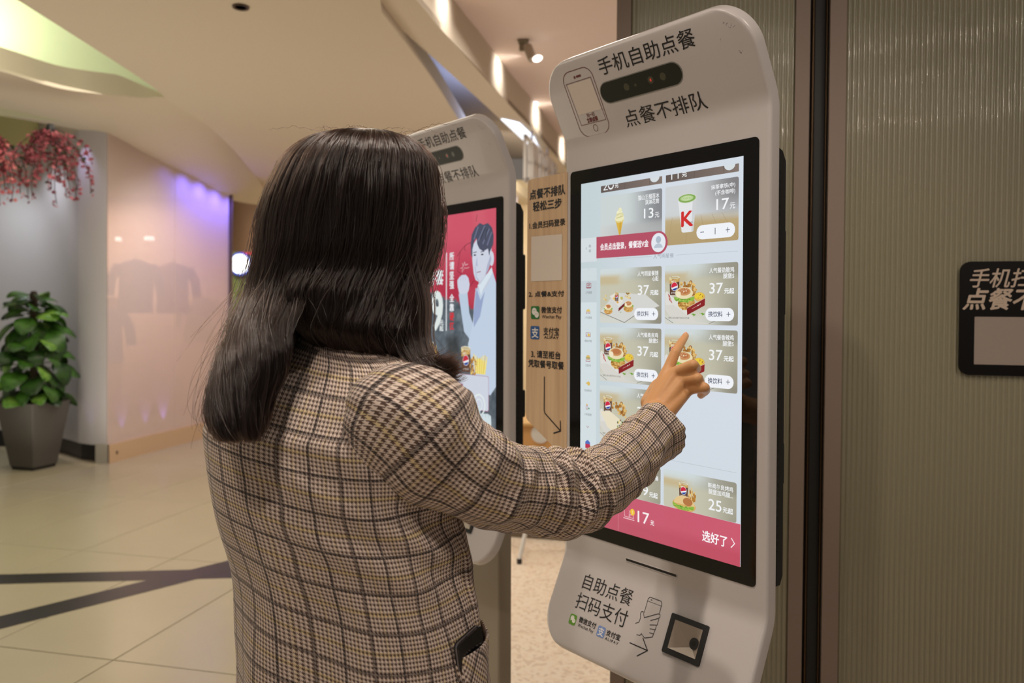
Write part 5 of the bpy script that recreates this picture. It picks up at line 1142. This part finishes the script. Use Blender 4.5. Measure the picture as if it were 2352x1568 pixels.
for s_ in (-1, 1):
    cap(tp(s_ * .085, 0, .88), tp(s_ * .09, .015, .48), .085, .055); cap(tp(s_ * .09, .015, .48), tp(s_ * .09, -.01, .10), .055, .036); cap(tp(s_ * .09, -.02, .05), tp(s_ * .10, .13, .03), .032, .024)
# right arm and hand on the screen
ARM = [(862, 935, 1.035, .050), (925, 962, 1.005, .0800), (1000, 1026, 1.01, .0745), (1100, 1094, 1.04, .0605), (1200, 1124, 1.085, .0585), (1300, 1134, 1.13, .0575), (1372, 1110, 1.175, .0500), (1432, 1064, 1.225, .0475), (1482, 1018, 1.27, .0465), (1521, 984, 1.298, .0465)]
AP = [np.append(at(a, b, c), r_) for a, b, c, r_ in ARM]
H = lambda x, y, d: kp(1380 + x / 4.357, 740 + y / 4.357, d)
wr = H(548, 905, .118)
cap(tp(.10, 0, 1.24), AP[1][:3], .045, .045); [cap(AP[q][:3], AP[q + 1][:3], AP[q][3] * .58, AP[q + 1][3] * .58) for q in range(1, 8)]; cap(AP[8][:3], H(500, 985, .135), .027, .025); cap(H(500, 985, .135), wr, .025, .022)
for (mx, my, md, wx, wy, r0, r1) in ((668, 485, .066, 490, 862, .0150, .0112), (752, 500, .071, 530, 884, .0160, .0112), (826, 572, .069, 580, 914, .0160, .0106), (880, 672, .062, 625, 945, .0150, .0098)):
    cap(H(wx, wy, .112), H(mx, my, md), r0, r1)
cap(H(560, 700, .088), H(780, 720, .072), .0150, .0130)
FING = [[(672, 478, .064, .0108), (742, 305, .048, .0094), (803, 205, .026, .0080), (850, 134, .0085, .0066)],
        [(752, 498, .070, .0108), (922, 428, .072, .0104), (958, 462, .046, .0088), (900, 520, .032, .0078)],
        [(826, 575, .068, .0104), (968, 560, .069, .0100), (992, 596, .045, .0084), (935, 640, .032, .0074)],
        [(880, 672, .062, .0096), (1042, 652, .063, .0088), (1052, 684, .042, .0076), (1000, 730, .030, .0068)],
        [(480, 800, .098, .0150), (560, 640, .062, .0125), (650, 560, .042, .0100), (722, 520, .030, .0085)]]
for f_ in FING:
    for a_, b_ in zip(f_, f_[1:]): cap(H(*a_[:3]), H(*b_[:3]), a_[3], b_[3])
# left arm hangs bent in front of the body
LA = [tp(-.140, .0, 1.240), tp(-.178, .03, 1.14), tp(-.172, .05, 1.02), tp(-.165, .08, .90), tp(-.155, .11, .80)]
for a_, b_, r0, r1 in zip(LA, LA[1:], (.036, .036, .034, .028), (.036, .034, .028, .022)): cap(a_, b_, r0, r1)
hb = LA[-1]; _F, _Z = FD, ZV; FD, ZV = -_Z * 1.0, _F * 1.0
for k in range(4):
    o_ = RD * (.030 - .019 * k) ; cap(hb, hb + FD * .07 + o_, .018, .0095); cap(hb + FD * .07 + o_, hb + FD * .105 + o_ * 1.1 - ZV * .008, .0092, .0085); cap(hb + FD * .105 + o_ * 1.1 - ZV * .008, hb + FD * (.120 + .004 * (k in (1, 2))) + o_ * 1.1 - ZV * .028, .0085, .007)
cap(hb + RD * .02, hb + RD * .045 + FD * .045 - ZV * .01, .014, .010); cap(hb + RD * .045 + FD * .045 - ZV * .01, hb + RD * .040 + FD * .075 - ZV * .02, .010, .008)
FD, ZV = _F, _Z
M_SKIN = mat('skin', rgb(205, 150, 100), .5, spec=.4)
M_SKIN.node_tree.nodes['Principled BSDF'].inputs['Subsurface Weight'].default_value = .12
M_SKIN.node_tree.nodes['Principled BSDF'].inputs['Subsurface Radius'].default_value = (.01, .004, .002)
person = body.build('person', M_SKIN, smooth=True, angle=180)
person['label'] = 'person with long dark hair and checked jacket, back turned, finger on the kiosk screen'; person['category'] = 'person'
rm = person.modifiers.new('remesh', 'REMESH'); rm.mode = 'VOXEL'; rm.voxel_size = .0026; rm.use_smooth_shade = True
sm_ = person.modifiers.new('smooth', 'SMOOTH'); sm_.factor = .5; sm_.iterations = 5
dg = bpy.context.evaluated_depsgraph_get(); dg.update()
me2 = bpy.data.meshes.new_from_object(person.evaluated_get(dg)); person.modifiers.clear(); person.data = me2
for s_ in (-1, 1):
    a = MB(); c0 = hp(s_ * .030, .0695, .004)
    a.lathe([(.0006, -.0118), (.006, -.0102), (.0105, -.005), (.0118, 0), (.0105, .005), (.006, .0102), (.0006, .0118)], 18, center=tuple(c0)); e_ = a.build('eye', mat('eye_white', rgb(230, 224, 216), .2), person, smooth=True, angle=180)
    a = MB(); a.tube([c0 + HF * .0095, c0 + HF * .0124], [.0052, .0045], 14); a.build('iris', mat('iris', rgb(40, 24, 16), .15), e_)
a = MB(); tip = H(850, 134, .0085); d_ = tip - H(803, 205, .026); d_ /= np.linalg.norm(d_); nn_ = K1n - d_ * (K1n @ d_); nn_ /= np.linalg.norm(nn_); sd_ = np.cross(d_, nn_)
a.rings([[tuple(tip + nn_ * (.0060 - .0016 * (q ** 2) * 1) + sd_ * .0042 * q + d_ * dd + nn_ * off) for q in (-1, -.5, 0, .5, 1)] + [tuple(tip + nn_ * .004 + sd_ * .0042 * q + d_ * dd) for q in (1, 0, -1)] for dd, off in ((-.006, 0), (0, .0002), (.0045, -.0006))])
a.build('fingernail', mat('nail', rgb(222, 160, 128), .25), person, smooth=True)

# ---- jacket
jk = MB(); torso_grid(jk); jacket = jk.build('jacket', M_PLAID, person, smooth=True, angle=80)
jacket['label'] = 'brown and cream houndstooth jacket with dark and yellow windowpane lines'
def sleeve(path, name, length_off, fold, NT=190, NP=88, uoff=0.0, R0=.066, flare=0):
    P = smooth_path(path, NT); mb = MB(); vs = []; prev = None; s_ = 0; Ltot = sum(np.linalg.norm(P[i + 1][:3] - P[i][:3]) for i in range(NT - 1))
    for i in range(NT):
        t = P[min(i + 1, NT - 1)][:3] - P[max(i - 1, 0)][:3]; t /= np.linalg.norm(t)
        if i: s_ += np.linalg.norm(P[i][:3] - P[i - 1][:3])
        if prev is None: nx = ZV - t * (ZV @ t)
        else: nx = prev - t * (prev @ t)
        nx /= np.linalg.norm(nx); prev = nx; ny = np.cross(t, nx); q = s_ / Ltot
        for k in range(NP + 1):
            ph = 2 * math.pi * k / NP; r_ = P[i][3]
            upw = .5 + .5 * math.cos(ph)                      # 1 on the upper side
            e = fold(q, ph, upw, s_); 
            vs.append(P[i][:3] + (nx * math.cos(ph) + ny * math.sin(ph)) * (r_ + e))
            mb.uv[len(vs) - 1] = (s_ + length_off + .010 * math.sin(ph) * math.sin(q * 9), ph * R0 + uoff + .006 * math.sin(q * 14 + ph))
    n = NP + 1; f = [(i * n + k, i * n + k + 1, (i + 1) * n + k + 1, (i + 1) * n + k) for i in range(NT - 1) for k in range(NP)]
    # turn the cuff in
    base = (NT - 1) * n; Cc = P[-1][:3]; tt = (P[-1][:3] - P[-3][:3]); tt /= np.linalg.norm(tt)
    for ring, (sc_, bk) in enumerate(((.93, .0015), (.88, -.02))):
        for k in range(n): vs.append(Cc + (vs[base + k] - Cc) * sc_ + tt * bk); mb.uv[len(vs) - 1] = (s_ + length_off - bk, 2 * math.pi * k / NP * R0 + uoff)
    for r_ in range(2):
        o_ = base + r_ * n; o2 = NT * n + r_ * n; o_ = base if r_ == 0 else NT * n
        f += [(o_ + k, o_ + k + 1, o2 + k + 1, o2 + k) for k in range(NP)]
    mb.add(vs, f); return mb.build(name, M_PLAID, jacket, smooth=True, angle=80)
def fold_r(q, ph, upw, s_):
    el = math.exp(-((q - .55) / .13) ** 2); sh = math.exp(-((q - .18) / .14) ** 2); fo = math.exp(-((q - .80) / .16) ** 2)
    e = el * upw * (.0075 * math.sin(s_ * 150 + 1.6 * math.sin(ph)) + .0035 * math.sin(s_ * 260 + 3 * ph))
    e += sh * .0050 * math.sin(s_ * 70 + 2.4 * math.cos(ph - .6)) + fo * .0022 * math.sin(s_ * 110 + 2 * ph)
    e += .0065 * noise.noise(Vector((math.cos(ph) * 1.5, math.sin(ph) * 1.5, s_ * 13))) + .0030 * noise.noise(Vector((math.cos(ph) * 4, math.sin(ph) * 4, s_ * 34)))
    e += .004 * math.exp(-((q - .52) / .10) ** 2) * (1 - upw) + .0035 * math.exp(-((q - .985) / .02) ** 2)
    # shallow diagonal creases of the bent upper arm
    for c_, w_, sl, am in ((.30, .022, .06, .006), (.40, .018, -.05, .006), (.48, .016, .05, .0055), (.60, .016, -.05, .005), (.11, .02, .05, .004)):
        e += am * math.exp(-((q - c_ - sl * math.sin(ph)) / w_) ** 2) * max(0, math.cos(ph - .5))
    return e
sleeve(AP, 'sleeve', .013, fold_r)
LP = [np.append(p, r_) for p, r_ in zip([LA[0] + RD * .02 + ZV * .012, LA[1], LA[2], (LA[2] + LA[3]) / 2, LA[3]], (.068, .060, .055, .050, .046))]
sleeve(LP, 'sleeve', .03, lambda q, ph, u, s_: .004 * noise.noise(Vector((math.cos(ph) * 2, math.sin(ph) * 2, s_ * 16))) + .003 * math.sin(s_ * 60 + ph), 90, 60)
# patch pocket on the right front, cut on the bias
def zi(z): return int(np.argmin([abs(l[0] - z) for l in LEV]))
def find_ph(i, px, lo=-1.2, hi=1.2):
    best = min(np.linspace(lo, hi, 200), key=lambda ph: abs(proj(tor(i, ph))[0] - px)); return best
zt = zy(1490, 1.0); it = zi(zt); PHC = find_ph(it, 1070, -1.6, .6); ph0 = find_ph(it, 1040, -1.6, -.2); ph1 = .55
mb = MB(); vs = []; NPk = 40; rows = list(range(0, it + 1)); 
for j, i in enumerate(rows):
    for k in range(NPk + 1):
        t = k / NPk; ph = ph0 + (ph1 - ph0) * t; edge = min(1, min(t, 1 - t) / .06, (j + .3) / 3); lip = sm(it - 8, it, i)
        off = .0035 * edge + .0075 * math.exp(-((ph - PHC) / .34) ** 2) * edge + .003 * lip * math.sin(math.pi * min(1, t * 1.05)) ; p = tor(i, ph, off); p[2] += .012 * (t - .2) * (1 if i == it else sm(it - 14, it, i)); vs.append(p)
        u, v_ = t * .16, LEV[i][0]; c_, s_ = math.cos(.75), math.sin(.75); mb.uv[len(vs) - 1] = (u * c_ - v_ * s_, u * s_ + v_ * c_)
n = NPk + 1; f = [(j * n + k, j * n + k + 1, (j + 1) * n + k + 1, (j + 1) * n + k) for j in range(len(rows) - 1) for k in range(NPk)]; mb.add(vs, f)
pk = mb.build('pocket', M_PLAID, jacket, smooth=True, angle=80)
so = pk.modifiers.new('thickness', 'SOLIDIFY'); so.thickness = .0022; so.offset = -1
# phone standing in the pocket
ph_c = find_ph(it, 1072, -1.6, .6); pc = tor(it, ph_c, .0045); q1 = tor(it, ph_c - .2, .006); q2 = tor(it, ph_c + .2, .006); tg = (q2 - q1); tg[2] = 0; tg /= np.linalg.norm(tg); on = np.cross(tg, ZV)
Mp = Matrix(((tg[0], on[0], 0, pc[0]), (tg[1], on[1], 0, pc[1]), (tg[2], on[2], 1, pc[2]), (0, 0, 0, 1))) @ Matrix.Rotation(R(-12), 4, 'Y')
phn = root('smartphone', 'dark glossy smartphone standing in the jacket pocket', 'phone', Mp)
a = MB()
def pfr(x, y, d): return (x, d, y)
a.prism(rrect(-.025, .025, -.105, .022, .006, 5), pfr, -.004, .004); a.build('case', mat('phone_black', rgb(22, 21, 26), .12, spec=.7), phn, local=True, smooth=True)
a = MB(); a.prism(rrect(-.0254, .0254, -.1054, .0224, .0062, 5), pfr, -.0012, .0012); a.build('edge_band', mat('phone_metal', rgb(150, 150, 158), .2, metal=.9), phn, local=True, smooth=True)
a = MB(); a.prism(rrect(-.021, -.006, .003, .018, .004, 4), pfr, -.0056, -.004); a.build('camera_bump', M_BLACK, phn, local=True, smooth=True)
# trousers and shoes (below the frame)
M_TR = mat('dark_trousers', rgb(34, 34, 40), .8)
tr_ = MB()
for s_ in (-1, 1): tr_.tube([tp(s_ * .075, 0, .95), tp(s_ * .088, .005, .80), tp(s_ * .09, .018, .48), tp(s_ * .09, -.005, .09)], [.085, .090, .080, .070], 24)
o = tr_.build('trousers', M_TR, person, smooth=True, angle=80)
for s_ in (-1, 1):
    a = MB(); b0 = tp(s_ * .092, -.02, .045); a.tube([b0 - FD * .055, b0 - FD * .03, b0 + FD * .05, b0 + FD * .13, b0 + FD * .175], [.022, .044, .045, .042, .022], 18)
    for k in range(len(a.v)): x, y, z = a.v[k]; a.v[k] = (x, y, max(.006, z))
    a.build('shoe', mat('shoe_black', rgb(24, 22, 22), .4), person, smooth=True, angle=80)

# ---- hair: two falls from one crown
def ringpt(l, ph, rho=1.0):
    y, cxp, hw, Y, ry = l[:5]; c = at(cxp, y, Y); rx = hw / FPX * Y
    return np.array([c[0] + rx * rho * math.cos(ph), c[1] - ry * rho * math.sin(ph), c[2]])
SH = [(303, 838, 5, 1.110, .004), (307, 838, 48, 1.112, .028), (318, 838, 98, 1.115, .056), (340, 834, 138, 1.12, .082), (375, 829, 168, 1.12, .100), (420, 820, 182, 1.12, .110), (470, 813, 195, 1.12, .115), (520, 807, 201, 1.12, .115), (570, 800, 200, 1.115, .110), (620, 786, 197, 1.11, .100)]
LH_ = [(670, 773, 200, 1.105, .100, 98), (710, 738, 184, 1.085, .092, 93), (750, 692, 153, 1.06, .080, 85), (800, 645, 124, 1.03, .066, 65), (850, 606, 103, 1.005, .052, 44), (900, 573, 84, .985, .042, 26), (950, 554, 72, .968, .034, 12), (985, 551, 58, .960, .028, 8), (1010, 555, 44, .956, .022, 8)]
RH_ = [(670, 768, 196, 1.10, .100, 114), (710, 782, 172, 1.09, .092, 122), (750, 806, 141, 1.08, .082, 138), (790, 842, 116, 1.08, .066, 152), (825, 882, 90, 1.09, .05, 162)]
PS = R(112)
def lv(bundle, s):
    """list of points down one hair at arc position s in 0..1"""
    a0 = R(100) if bundle == 'L' else PS; out = []
    a1 = R(262) if bundle == 'L' else R(-98)
    def part(th, y):      # the front hair draws aside so that the face stays open
        return th if bundle == 'L' or th > R(-4) else R(-4) + (th + R(4)) * (1 - .93 * sm(375, 470, y))
    for l in SH: out.append(ringpt(l, part(a0 + (a1 - a0) * s, l[0])))
    low = LH_ if bundle == 'L' else RH_
    for k, l in enumerate(low):
        c0 = R(l[5]); out.append(ringpt(l, part(c0 + (a1 - c0) * s, 700)))
    return np.array(out)
def cen(bundle):
    low = LH_ if bundle == 'L' else RH_; out = [ringpt(l, 0, 0) for l in SH + low]; return np.array(out)
M_HAIRCORE = mat('hair_core', rgb(22, 16, 13), .45, spec=.4)
hairroot = None
def core(bundle):
    S = 40; Lp = [lv(bundle, k / S) for k in range(S + 1)]; C = cen(bundle); mb = MB(); vs = []; n = S + 1
    nl_ = len(C)
    for j in range(nl_):
        mid = C[j] if j >= len(SH) + 2 else C[j]
        for k in range(n): p = Lp[k][j]; vs.append(mid + (p - mid) * (.93 if j > 1 else .8) * (1 if bundle == 'R' or j < nl_ - 5 else (.96, .86, .66, .42, .12)[j - nl_ + 5]))
    f = [(j * n + k, j * n + k + 1, (j + 1) * n + k + 1, (j + 1) * n + k) for j in range(nl_ - 1) for k in range(S)] + [(j * n + S, j * n, (j + 1) * n, (j + 1) * n + S) for j in range(nl_ - 1)]
    f.append(tuple(range((nl_ - 1) * n, nl_ * n))); mb.add(vs, f); return mb
c_ = core('L'); c2 = core('R'); o0 = len(c_.v); c_.add(c2.v, c2.f)
hairc = c_.build('hair_underlayer', M_HAIRCORE, person, smooth=True, angle=100); hairc['kind'] = 'stuff'
def hairmat():
    m = bpy.data.materials.new('dark_brown_hair'); m.use_nodes = True; nt = m.node_tree; nt.nodes.clear(); o = nt.nodes.new('ShaderNodeOutputMaterial'); h = nt.nodes.new('ShaderNodeBsdfHairPrincipled')
    h.parametrization = 'COLOR'; h.inputs['Color'].default_value = rgb(22, 12, 8); h.inputs['Roughness'].default_value = .17; h.inputs['Radial Roughness'].default_value = .35; h.inputs['Coat'].default_value = .0
    h.inputs['Random Roughness'].default_value = .3
    nt.links.new(h.outputs[0], o.inputs[0]); return m
def spline_eval(P, ts):
    out = []; m_ = len(P) - 1
    for q in ts:
        q = min(q * m_, m_ - 1e-6); i = int(q); t = q - i; a = P[max(i - 1, 0)]; b = P[i]; c = P[i + 1]; d = P[min(i + 2, m_)]
        out.append(.5 * ((2 * b) + (-a + c) * t + (2 * a - 5 * b + 4 * c - d) * t * t + (-a + 3 * b - 3 * c + d) * t ** 3))
    return out
NPT = 26; strands = []; rads = []
rnd = random.Random(11)
TAB = {b: [lv(b, k / 90) for k in range(91)] for b in 'LR'}; CT = {b: cen(b) for b in 'LR'}
def strand(bundle, s, loose=False):
    s0 = min(.9999, max(0, s)); k = s0 * 90; i = int(k); P = TAB[bundle][i] * (1 - (k - i)) + TAB[bundle][i + 1] * (k - i); C = CT[bundle]
    t0 = 0 if rnd.random() < .55 else rnd.uniform(0, .35); t1 = 1.02 - .36 * rnd.random() ** 1.3 if bundle == 'L' else rnd.uniform(.93, 1.0)
    rho = rnd.uniform(.90, 1.0) if not loose else rnd.uniform(1.0, 1.04)
    lump = np.array([1 + .045 * noise.noise(Vector((round(s0 * 70) * 2.3, j * .45, 5.5 if bundle == 'L' else 1.2))) for j in range(len(C))])[:, None]
    Q = C + (P - C) * rho * lump; ts = [t0 + (t1 - t0) * j / (NPT - 1) for j in range(NPT)]; X = spline_eval(Q, ts)
    fr_ = rnd.uniform(4, 9); ph_ = rnd.uniform(0, 6.28); am = rnd.uniform(.0006, .0030) * (3.0 if loose else 1); cl = round(s0 * 46)
    out = []
    for j, (x, t) in enumerate(zip(X, ts)):
        g = t * t; nzv = noise.noise_vector(Vector((cl * 1.7, t * 3.0, 3.3 if bundle == 'L' else 9.1)))
        o_ = np.array([nzv.x, nzv.y * .6, 0]) * .013 * g + np.array([math.sin(fr_ * t * 2 + ph_), math.cos(fr_ * t * 2.3 + ph_) * .5, .3 * math.sin(fr_ * t + ph_)]) * am * (.3 + 2.0 * g)
        out.append(x + o_)
    return out
for k in range(9500): strands.append(strand('R', rnd.random() ** 1.0, k % 60 == 0))
for k in range(7500): strands.append(strand('L', rnd.random() ** 1.1, k % 40 == 0))
# ends that kick out over the right shoulder
fl0 = [at(900, 590, 1.10), at(930, 690, 1.085), at(940, 775, 1.07), at(968, 832, 1.05), at(1005, 856, 1.04), at(1036, 846, 1.035)]
for k in range(3200):
    a_ = rnd.gauss(0, 1); b_ = rnd.gauss(0, 1); e_ = rnd.uniform(.85, 1.0); P = np.array(fl0)
    sp_ = np.array([.018, .016, .013, .011, .010, .009])[:, None]; P = P + sp_ * np.array([a_ * .8, b_, 0]) + np.array([0, 0, 1]) * np.array([0, 0, 0, .004, .009, .010])[:, None] * rnd.gauss(0, .9) + np.array([1, 0, 0]) * np.array([0, 0, 0, 0, .003, .006])[:, None] * rnd.gauss(0, 1)
    strands.append(spline_eval(P, [e_ * j / (NPT - 1) for j in range(NPT)]))
# fly-away hairs
for k in range(70):
    b = 'L' if k % 3 else 'R'; S_ = strand(b, rnd.uniform(.1, .7), True); w = np.array([rnd.gauss(-.010 if b == 'L' else .004, .010), rnd.gauss(-.01, .01), rnd.gauss(.0, .012)])
    strands.append([p + w * (j / (NPT - 1)) ** 2 * 1.3 for j, p in enumerate(S_)])
for k in range(14):
    c0 = at(838 + rnd.gauss(0, 50), 312, 1.10); w = np.array([rnd.gauss(.0, .05), rnd.gauss(0, .03), 0]); strands.append([c0 + w * (j / 25) + ZV * (.018 * math.sin(math.pi * j / 25 * .7) * rnd.uniform(.8, 1.0)) - ZV * .01 * (j / 25) for j in range(NPT)])
hc = bpy.data.hair_curves.new('hair'); hc.add_curves([NPT] * len(strands))
pos = np.array(strands, dtype=np.float32).reshape(-1); hc.attributes['position'].data.foreach_set('vector', pos)
ra = hc.attributes.get('radius') or hc.attributes.new('radius', 'FLOAT', 'POINT')
prof = np.array([.00034 * (1 - .65 * (j / (NPT - 1)) ** 3) for j in range(NPT)], dtype=np.float32); ra.data.foreach_set('value', np.tile(prof, len(strands)))
hc.materials.append(hairmat()); ho = bpy.data.objects.new('hair', hc); COL.objects.link(ho); ho.parent = person; ho['kind'] = 'stuff'; ho['label'] = 'long straight dark brown hair'
